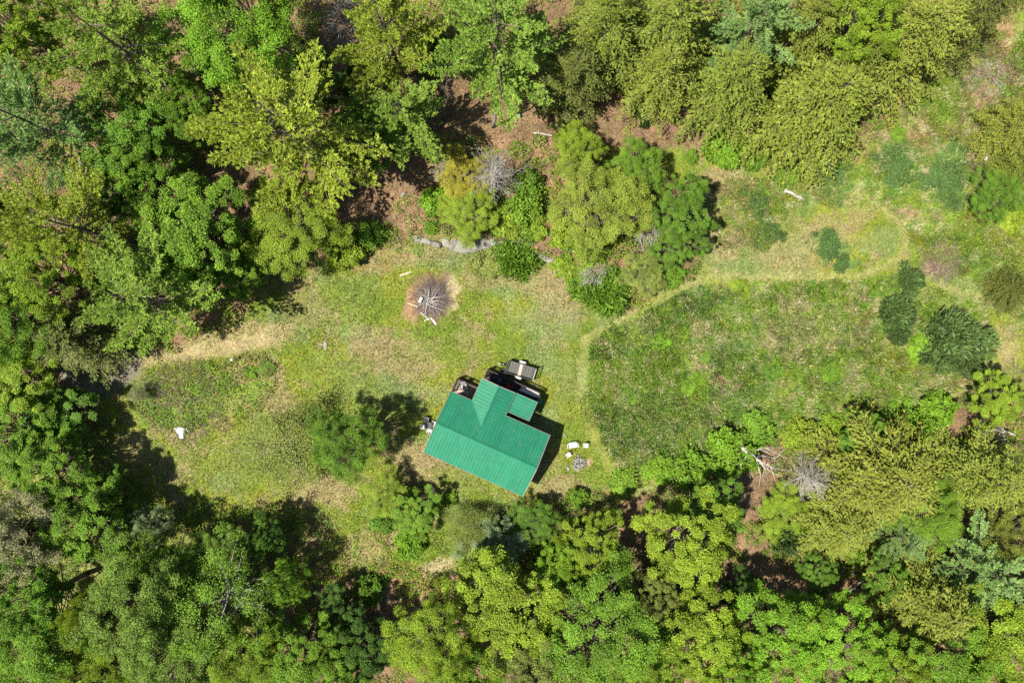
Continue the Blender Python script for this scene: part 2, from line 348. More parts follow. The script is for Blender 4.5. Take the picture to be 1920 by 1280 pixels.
# ------------------------------------------------------------------ ground sheet, grass, litter
def build_ground():
    xs = np.concatenate([[-400, -200, -110, -75], np.arange(-56, 56.01, .30), [75, 110, 200, 400]])
    ys = np.concatenate([[-400, -200, -90, -60], np.arange(-40, 40.01, .30), [60, 90, 200, 400]])
    X, Y = np.meshgrid(xs, ys); x = X.ravel(); y = Y.ravel()
    col, L, fo = ground_info(x, y); z = terrain(x, y) + (fbm(x, y, .8, 61, 3) - .5) * .10
    nx, ny = len(xs), len(ys); i, j = np.meshgrid(np.arange(nx - 1), np.arange(ny - 1)); a = (j * nx + i).ravel()
    me = mesh_np('ground', np.stack([x, y, z], 1), np.stack([a, a + 1, a + nx + 1, a + nx], 1), ground_material(), vattr={'gc': col}, smooth=True)
    tag(link('ground', me), kind='structure')
build_ground()

def kites(P, D, Nn, ln, wd, mid=.45):
    """one kite-shaped leaf per row: base P, along D, flat face across Nn"""
    S = np.cross(D, Nn); S /= np.linalg.norm(S, axis=1, keepdims=True) + 1e-9
    ln = np.asarray(ln)[:, None]; wd = np.asarray(wd)[:, None]
    V = np.stack([P, P + D * ln * mid + S * wd, P + D * ln, P + D * ln * mid - S * wd], 1).reshape(-1, 3)
    return V, np.arange(len(P) * 4).reshape(-1, 4)
def unit(a): return a / (np.linalg.norm(a, axis=1, keepdims=True) + 1e-9)

def blades(name, n, area, keep, label, cat, mat, wid, seed, flat=.9, gcol=None, lmul=1.0, zoff=0.0, pre=None, lmax=9.0):
    rng = np.random.default_rng(seed); x0, x1, y0, y1 = area
    x = rng.uniform(x0, x1, n); y = rng.uniform(y0, y1, n)
    if pre is not None: k = pre(x / G + 960, 640 - y / G); x, y = x[k], y[k]
    col, L, fo = ground_info(x, y); px = x / G + 960; py = 640 - y / G
    k = keep(px, py, L, fo, rng); x, y, col, L = x[k], y[k], col[k], L[k]; n = len(x)
    if gcol is not None: col = gcol(col, px[k], py[k], rng)
    t = rng.uniform(.15, flat, n)
    a = fbm(x, y, 3.0, 71, 2) * 9 + rng.normal(0, 1.1, n)
    D = np.stack([np.cos(a) * np.sin(t * 1.5), np.sin(a) * np.sin(t * 1.5), np.cos(t * 1.5)], 1)
    ln = np.minimum(L, lmax) * rng.uniform(.6, 1.5, n) * lmul; w = wid * rng.uniform(.6, 1.4, n) * (0.6 + ln * 2.0)
    P = np.stack([x, y, terrain(x, y) + zoff], 1); S = np.stack([-np.sin(a), np.cos(a), np.zeros(n)], 1) * w[:, None]
    V = np.stack([P - S, P + S, P + D * ln[:, None]], 1).reshape(-1, 3)
    me = mesh_np(name, V, np.arange(3 * n).reshape(-1, 3), mat, fattr={'bc': col, 'lv': rng.random(n), 'lh': rng.random(n)})
    return tag(link(name, me), label, cat, kind='stuff')
IN = (-50.5, 50.5, -34.2, 34.2)
def tuft_col(mixes, scale):
    """blade colours: the patch colour of the ground with drier and greener tufts mixed through it"""
    def f(col, px, py, r):
        q = fbm(px, py, scale, 75, 2) * .55 + r.random(len(px)) * .45
        col = col * (.42 + 1.18 * q)[:, None]
        for (c, th, am, sd_) in mixes:
            t = sst(th, th + .08, fbm(px, py, scale * 1.3, sd_, 2) * .72 + r.random(len(px)) * .28) * am
            col = col * (1 - t[:, None]) + np.array(c) * t[:, None]
        return col
    return f
blades('lawn_grass', 640000, IN, lambda px, py, L, fo, r: (fo < .5) & (L < .19) & (L > .045), 'short mottled lawn grass around the cabin', 'grass', M_grass, .042, 1, lmul=1.35,
       gcol=tuft_col([((.40, .36, .19), .62, .5, 76), ((.11, .19, .03), .58, .6, 77)], 3.2), pre=lambda px, py: (px > 90) & (py > 300) & (py < 1120) & ((px < 1180) | (py < 640)))
blades('meadow_grass', 900000, (5, 50.5, -18, 33), lambda px, py, L, fo, r: (fo < .6) & (L >= .19), 'tall uneven meadow grass filling the right side of the clearing', 'grass', M_grass, .040, 2, flat=.95,
       gcol=tuft_col([((.60, .54, .33), .60, .75, 78), ((.13, .27, .04), .56, .6, 79), ((.34, .42, .06), .60, .6, 80)], 8.0), pre=lambda px, py: (poly_sd(px, py, MEADOW) > -12) | (poly_sd(px, py, UPPER) > -40))
def litter_col(col, px, py, r):
    pal = np.array([C['litter'], C['orange'], C['soil'], (.30, .20, .11), (.22, .20, .10)]); i = r.integers(0, 5, len(px)); return pal[i] * r.uniform(.6, 1.2, (len(px), 1))
blades('leaf_litter', 260000, IN, lambda px, py, L, fo, r: (fo > .35) & (r.random(len(px)) < .6), 'orange brown leaf litter on the forest floor', 'leaf litter', M_litter, .085, 3, flat=1.05, gcol=litter_col, lmul=6.0, zoff=.01, lmax=.03)

# ------------------------------------------------------------------ plant shapes: (trunk mesh, crown mesh, nominal radius, nominal height, height of the crown's middle)
def leaf_attrs(n, rng, clump=None):
    lv = rng.random(n)
    if clump is not None: lv = np.clip(lv * .55 + clump * .45, 0, 1)
    return {'lv': lv, 'lh': rng.random(n)}
def join(parts):
    V = []; F = []
    for v, f in parts:
        o = len(V); V += list(v); F += [tuple(i + o for i in q) for q in f]
    return np.array(V), np.array(F)

def gen_broadleaf(seed, R=4.5, Ht=11.0, ncl=95, per=210, leaf=.26, rc=(.55, 1.15), open_=0.0, flat=.62, bark=None):
    rng = np.random.default_rng(seed); zc = Ht * .66; rz = Ht * .34
    d = unit(rng.normal(size=(ncl * 3, 3))); d = d[d[:, 2] > -.55][:ncl]; ncl = len(d)
    nt_ = max(14, ncl // 4); rt = np.sqrt(np.linspace(.01, .75, nt_)); at_ = np.arange(nt_) * 2.4 + rng.uniform(0, 6)
    az = np.arctan2(d[:, 1], d[:, 0])
    lobe = 1 + .20 * np.sin(az * 3 + rng.uniform(0, 6)) + .15 * np.sin(az * 5 + rng.uniform(0, 6)) + .10 * np.sin(az * 2 + d[:, 2] * 3 + rng.uniform(0, 6))
    rad = rng.uniform(.50, 1.0, ncl) ** .55 * lobe
    Cc = np.stack([d[:, 0] * R * rad, d[:, 1] * R * rad, zc + d[:, 2] * rz * rad], 1)
    Cc[:nt_] = np.stack([np.cos(at_) * rt * R * .85, np.sin(at_) * rt * R * .85, zc + rz * (np.sqrt(1 - rt ** 2 * .8) * rng.uniform(.55, 1.0, nt_))], 1) + rng.normal(0, .15, (nt_, 3))
    parts = []
    lean = rng.normal(0, .25, 2)
    zt = np.linspace(0, Ht * .62, 6); tp = np.stack([lean[0] * (zt / Ht) ** 2 * 3, lean[1] * (zt / Ht) ** 2 * 3, zt], 1)
    parts.append(tube(tp, np.linspace(.030 * Ht, .012 * Ht, 6), 7))
    for c in Cc[rng.random(ncl) < .55]:
        s = rng.uniform(.35, .95); b = tp[0] * (1 - s) + tp[-1] * s; b[2] = s * Ht * .62
        if c[2] < b[2] - .5: b[2] = max(Ht * .22, c[2] - 1.2)
        mid = (b + c) / 2 + np.array([0, 0, -.10 * np.linalg.norm(c - b)]) + rng.normal(0, .2, 3)
        r0 = .008 * Ht
        parts.append(tube([b, b * .45 + mid * .55, mid, mid * .45 + c * .55, c], [r0, r0 * .8, r0 * .6, r0 * .4, r0 * .18], 4))
    tv, tf = join(parts)
    rcl = rng.uniform(*rc, ncl) * R / 4.5
    n_i = np.maximum(20, (per * (rcl / rcl.mean()) ** 2 * rng.uniform(.6, 1.3, ncl) * (1 - open_ * rng.random(ncl)))).astype(int)
    idx = np.repeat(np.arange(ncl), n_i); n = len(idx)
    q = unit(rng.normal(size=(n, 3))); q[:, 2] = np.where(rng.random(n) < .6, np.abs(q[:, 2]), q[:, 2])
    rr = rng.random(n) ** .42 * (1 + .25 * rng.normal(size=n) * .5)
    P = Cc[idx] + q * (rcl[idx] * rr)[:, None] * np.array([1, 1, flat])
    out = unit(P - np.array([0, 0, zc - rz * .6]))
    N = unit(out * .35 + np.array([0, 0, .75]) + rng.normal(0, .62, (n, 3)))
    D = unit(np.cross(N, rng.normal(size=(n, 3))))
    s = leaf * rng.uniform(.6, 1.25, n)
    V, F = kites(P, D, N, s, s * .36, .5)
    V = V.reshape(-1, 4, 3); V[:, [1, 3]] += (N * s[:, None] * .10)[:, None, :]; V = V.reshape(-1, 3)
    return (mesh_np('trunk', tv, tf, bark or M_bark, smooth=True), mesh_np('crown', V, F, M_leaf, leaf_attrs(n, rng, rng.random(ncl)[idx])), R, Ht, zc)

def branch_rig(rng, R, Ht, z0, step, nb, prof, pitch, up, suba, sub_step, sub_len, bark_r, jitter=.25):
    """trunk + whorls of branches; returns tube parts and sub-branch segments (start, direction, length)"""
    parts = []; segs = []
    zt = np.linspace(0, Ht, 8); ln = rng.normal(0, .12, 2)
    tp = np.stack([ln[0] * np.sin(zt / Ht * 3), ln[1] * np.sin(zt / Ht * 2.5), zt], 1)
    parts.append(tube(tp, np.linspace(bark_r, .02, 8), 8))
    z = z0
    while z < Ht - .15:
        t = (z - z0) / (Ht - z0)
        for a in np.linspace(0, 2 * np.pi, max(2, int(nb * (1 - .4 * t))), endpoint=False) + rng.uniform(0, 6.28):
            a += rng.normal(0, .25); L = max(.35, R * prof(t) * rng.uniform(1 - jitter * 1.6, 1 + jitter * .6))
            p = pitch(t) + rng.normal(0, .08); base = np.array([np.interp(z, zt, tp[:, 0]), np.interp(z, zt, tp[:, 1]), z + rng.uniform(-.15, .15)])
            dh = np.array([math.cos(a), math.sin(a), 0.0]); cur = rng.normal(0, .12)
            f = lambda s: base + dh * L * s * math.cos(p) + np.array([-dh[1], dh[0], 0]) * cur * L * s * s + np.array([0, 0, L * s * math.sin(p) + up * L * s * s])
            ss = np.linspace(0, 1, 5)
            parts.append(tube([f(s) for s in ss], np.linspace(.012 + .010 * L, .008, 5), 3))
            s = .22; side = 1
            while s < 1.0:
                b = f(s); e = f(min(1, s + .05)); d = e - b; d /= np.linalg.norm(d) + 1e-9
                an = side * rng.uniform(*suba); ca, sa = math.cos(an), math.sin(an)
                d2 = np.array([d[0] * ca - d[1] * sa, d[0] * sa + d[1] * ca, d[2]])
                segs.append((b, d2, sub_len(L, s) * rng.uniform(.7, 1.25), t)); side = -side; s += sub_step / L * rng.uniform(.7, 1.3)
            e = f(1.0); d = e - f(.9); d /= np.linalg.norm(d) + 1e-9; segs.append((e - d * .1, d, .35, t))
        z += step * rng.uniform(.8, 1.2)
    return parts, segs

def gen_pine(seed, R=4.6, Ht=17.0, z0=.30, gap=.3):
    rng = np.random.default_rng(seed)
    prof = lambda t: (.70 + .75 * t if t < .35 else .96 - (t - .35) * 1.18) + .06
    parts, segs = branch_rig(rng, R, Ht, z0 * Ht, 1.0, 6, prof, lambda t: .06 + .60 * t * t, .20, (.35, .75), .13, lambda L, s: .22 * L * min(1, (1.02 - s) * 2.2) + .16, .022 * Ht / 1.6, gap)
    tv, tf = join(parts); P = []; D = []; br = []; bi = 0
    for b, d, l, t in segs:
        q = rng.random()
        for s in np.linspace(.25, 1, max(2, int(l / .15))): P.append(b + d * l * s + np.array([0, 0, .10 * s * l])); D.append(d); br.append(q)
    P = np.array(P); D = np.array(D); P += rng.normal(0, .05, P.shape); K = 9
    P = np.repeat(P, K, 0); D0 = np.repeat(D, K, 0); n = len(P); br = np.repeat(np.array(br), K)
    D1 = unit(D0 * .95 + np.array([0, 0, .30]) + rng.normal(0, .42, (n, 3)))
    ln = .27 * rng.uniform(.7, 1.25, n); V, F = kites(P, D1, unit(rng.normal(0, .5, (n, 3)) + np.array([0, 0, 1.0])), ln, ln * .125, .5)
    return (mesh_np('trunk', tv, tf, M_bark, smooth=True), mesh_np('crown', V, F, M_needle, leaf_attrs(n, rng, br)), R, Ht, Ht * .60)

def gen_hemlock(seed, R=4.5, Ht=12.5, z0=.12):
    rng = np.random.default_rng(seed)
    prof = lambda t: (1 - t ** 1.9) ** .75 * .95 + .05
    parts, segs = branch_rig(rng, R, Ht, z0 * Ht, .46, 8, prof, lambda t: .10 + .75 * t * t, -.16, (.45, .9), .24, lambda L, s: .26 * L * (1 - s) + .32, .17, .30)
    tv, tf = join(parts); P = []; D = []; br = []
    for b, d, l, t in segs:
        q = rng.random()
        for s in np.linspace(.15, 1, max(2, int(l / .15))): P.append(b + d * l * s + np.array([0, 0, -.10 * s * s * l])); D.append(d); br.append(q)
    P = np.array(P); D = np.array(D); K = 4; br = np.array(br)
    P = np.repeat(P, K, 0); D = np.repeat(D, K, 0); n = len(P)
    an = rng.normal(0, .55, n); ca, sa = np.cos(an), np.sin(an)
    D1 = unit(np.stack([D[:, 0] * ca - D[:, 1] * sa, D[:, 0] * sa + D[:, 1] * ca, D[:, 2] * .5 - .12 + rng.normal(0, .22, n)], 1))
    ln = .28 * rng.uniform(.55, 1.3, n)
    V, F = kites(P + rng.normal(0, .04, P.shape), D1, unit(np.array([0, 0, 1.0]) + rng.normal(0, .28, (n, 3))), ln, ln * .15, .4)
    return (mesh_np('trunk', tv, tf, M_bark, smooth=True), mesh_np('crown', V, F, M_needle, leaf_attrs(n, rng, np.repeat(br, K))), R, Ht, Ht * .48)

def gen_bush(seed, R=1.6, Ht=1.9, ncl=34, per=150, leaf=.17, upright=0.0, needle=False, loose=False):
    rng = np.random.default_rng(seed)
    d = unit(rng.normal(size=(ncl * 2, 3))); d[:, 2] = np.abs(d[:, 2]); d = d[:ncl]; az = np.arctan2(d[:, 1], d[:, 0])
    lobe = 1 + .20 * np.sin(az * 3 + rng.uniform(0, 6)) + .14 * np.sin(az * 5 + rng.uniform(0, 6))
    rad = rng.uniform(.2, 1, ncl) ** .5 * lobe * .85
    Cc = np.stack([d[:, 0] * R * rad, d[:, 1] * R * rad, .12 + d[:, 2] * Ht * .72 * rad], 1)
    if loose:
        mx_ = rng.normal(0, .38, (6, 2)); Cc[:, :2] = (mx_[rng.integers(0, 6, ncl)] + rng.normal(0, .22, (ncl, 2))) * R; Cc[:, 2] = rng.uniform(.08, Ht * .5, ncl)
    parts = []
    for c in Cc:
        b = np.array([c[0] * .12, c[1] * .12, -.05]); m = (b + c) / 2 + np.array([-c[0] * .1, -c[1] * .1, .1])
        parts.append(tube([b, m, c], [.03, .02, .008], 4))
    tv, tf = join(parts)
    n = ncl * per; idx = np.repeat(np.arange(ncl), per); rcl = rng.uniform(.28, .55, ncl) * R / 1.6
    q = unit(rng.normal(size=(n, 3))); q[:, 2] = np.where(rng.random(n) < .65, np.abs(q[:, 2]), q[:, 2])
    P = Cc[idx] + q * (rcl[idx] * rng.random(n) ** .45)[:, None]; P[:, 2] = np.maximum(P[:, 2], .03)
    if upright:
        out = P * np.array([1, 1, 0]) / R
        D = unit(out * .6 + np.array([0, 0, upright]) + rng.normal(0, .42, (n, 3))); N = unit(rng.normal(size=(n, 3)) + np.array([0, 0, .6]))
        s = leaf * rng.uniform(.7, 1.35, n); V, F = kites(P, D, N, s, s * .13)
    else:
        N = unit(np.array([0, 0, .8]) + P / R * .3 + rng.normal(0, .5, (n, 3))); D = unit(np.cross(N, rng.normal(size=(n, 3))))
        s = leaf * rng.uniform(.6, 1.25, n); V, F = kites(P, D, N, s, s * .37, .5)
    return (mesh_np('stems', tv, tf, M_bark, smooth=True), mesh_np('foliage', V, F, M_needle if needle else M_leaf, leaf_attrs(n, rng, rng.random(ncl)[idx])), R, Ht, Ht * .45)

def gen_dead(seed, R=3.0, Ht=7.0, z0=.25, dens=1.0, droop=-.05):
    rng = np.random.default_rng(seed); parts = []
    prof = lambda t: (1 - t) ** .6 * .9 + .12
    p1, segs = branch_rig(rng, R, Ht, z0 * Ht, .38 / dens, 6, prof, lambda t: .25 + .6 * t, droop, (.4, .9), .22, lambda L, s: .32 * L * (1 - s) + .3, .09, .3)
    for b, d, l, t in segs:
        m = b + d * l * .5 + rng.normal(0, .06, 3); e = b + d * l + rng.normal(0, .12, 3) + np.array([0, 0, droop])
        parts.append(tube([b, m, e], [.014, .010, .005], 3))
        for _ in range(2):
            e2 = m + unit((d + rng.normal(0, .6, 3))[None])[0] * l * .45; parts.append(tube([m, e2], [.008, .004], 3))
    tv, tf = join(p1); bv, bf = join(parts)
    return (mesh_np('trunk', tv, tf, M_dead, smooth=True), mesh_np('twigs', bv, bf, M_dead), R, Ht, Ht * .5)

VAR = {}
VAR['D'] = [gen_broadleaf(11, ncl=118, per=370, leaf=.150, rc=(.30, .76)), gen_broadleaf(12, ncl=135, per=320, leaf=.145, rc=(.28, .70)), gen_broadleaf(13, ncl=104, per=420, leaf=.155, rc=(.34, .84))]
VAR['F'] = [gen_broadleaf(21, ncl=195, per=250, leaf=.118, rc=(.34, .74)), gen_broadleaf(22, ncl=215, per=225, leaf=.115, rc=(.32, .70), flat=.8)]
VAR['O'] = [gen_broadleaf(31, ncl=100, per=160, leaf=.15, rc=(.4, .9), open_=.8, bark=M_barkgrey), gen_broadleaf(32, R=4.2, Ht=6.0, ncl=130, per=200, leaf=.13, rc=(.7, 1.2), open_=.6, bark=M_barkgrey)]
VAR['P'] = [gen_pine(41, gap=.40), gen_pine(42, gap=.46), gen_pine(43, z0=.36, gap=.42)]
VAR['H'] = [gen_hemlock(51), gen_hemlock(52), ]
VAR['B'] = [gen_bush(61), gen_bush(62, ncl=42, per=120, leaf=.15), gen_bush(63, Ht=1.5, ncl=30, per=140, leaf=.2)]
VAR['J'] = [gen_bush(71, R=1.7, Ht=1.3, ncl=75, per=100, leaf=.34, upright=.55, needle=True), gen_bush(72, R=1.7, Ht=1.6, ncl=60, per=110, leaf=.36, upright=.5, needle=True)]
VAR['K'] = [gen_bush(91, R=1.9, Ht=.8, ncl=46, per=90, leaf=.16, loose=True), gen_bush(92, R=1.9, Ht=.8, ncl=52, per=80, leaf=.15, loose=True)]
VAR['S'] = [gen_dead(81), gen_dead(82, dens=1.2, droop=-.15)]
KIND = {'D': 'broadleaf_tree', 'F': 'broadleaf_tree', 'O': 'open_tree', 'P': 'pine_tree', 'H': 'hemlock_tree', 'B': 'shrub', 'J': 'evergreen_shrub', 'K': 'low_shrub', 'S': 'dead_tree'}
CATS = {'D': 'tree', 'F': 'tree', 'O': 'tree', 'P': 'pine tree', 'H': 'hemlock tree', 'B': 'shrub', 'J': 'shrub', 'K': 'shrub', 'S': 'dead tree'}
GRP = {'D': 'broadleaf trees of the woods', 'F': 'broadleaf trees of the woods', 'O': 'open crowned trees', 'P': 'tall pines of the woods', 'H': 'hemlocks of the woods', 'B': 'shrubs around the clearing', 'J': 'low dark evergreen shrubs', 'K': 'low irregular shrub patches', 'S': 'bare dead trees'}
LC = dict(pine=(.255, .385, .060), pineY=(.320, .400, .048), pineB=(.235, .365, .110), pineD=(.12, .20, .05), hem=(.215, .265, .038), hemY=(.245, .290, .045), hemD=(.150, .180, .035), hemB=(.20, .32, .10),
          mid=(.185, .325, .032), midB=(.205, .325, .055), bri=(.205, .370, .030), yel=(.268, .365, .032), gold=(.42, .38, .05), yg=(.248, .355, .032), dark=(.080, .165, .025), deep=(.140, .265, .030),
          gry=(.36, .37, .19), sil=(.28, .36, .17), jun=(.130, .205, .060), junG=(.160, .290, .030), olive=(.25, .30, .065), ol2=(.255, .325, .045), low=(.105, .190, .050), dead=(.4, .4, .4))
rngT = random.Random(7)
def plant(t, px, py, rpx, h, col, label, var=None, cat=None, name=None):
    vs_ = VAR[t]; k = rngT.randrange(len(vs_)) if var is None else var
    tm, cm, R, Ht, zc = vs_[k]; hc = zc / Ht * h
    x, y = P2W(px, py, hc); r = rpx * G * (H - hc) / H * {'B': 1.05, 'J': 1.0, 'K': 1.0, 'H': 1.06, 'S': 1.0}.get(t, 1.16)
    s = r / R; z = tz(x, y)
    root = thing(name or KIND[t], label, cat or CATS[t], (x, y, z - .03), rngT.uniform(0, 6.28), GRP[t], (s, s, h / Ht))
    link(tm.name.split('.')[0], tm, root)
    cr = link(cm.name.split('.')[0], cm, root)
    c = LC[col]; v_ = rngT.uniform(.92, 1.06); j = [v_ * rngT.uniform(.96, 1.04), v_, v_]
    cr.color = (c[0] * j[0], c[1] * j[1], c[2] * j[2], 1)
    return root

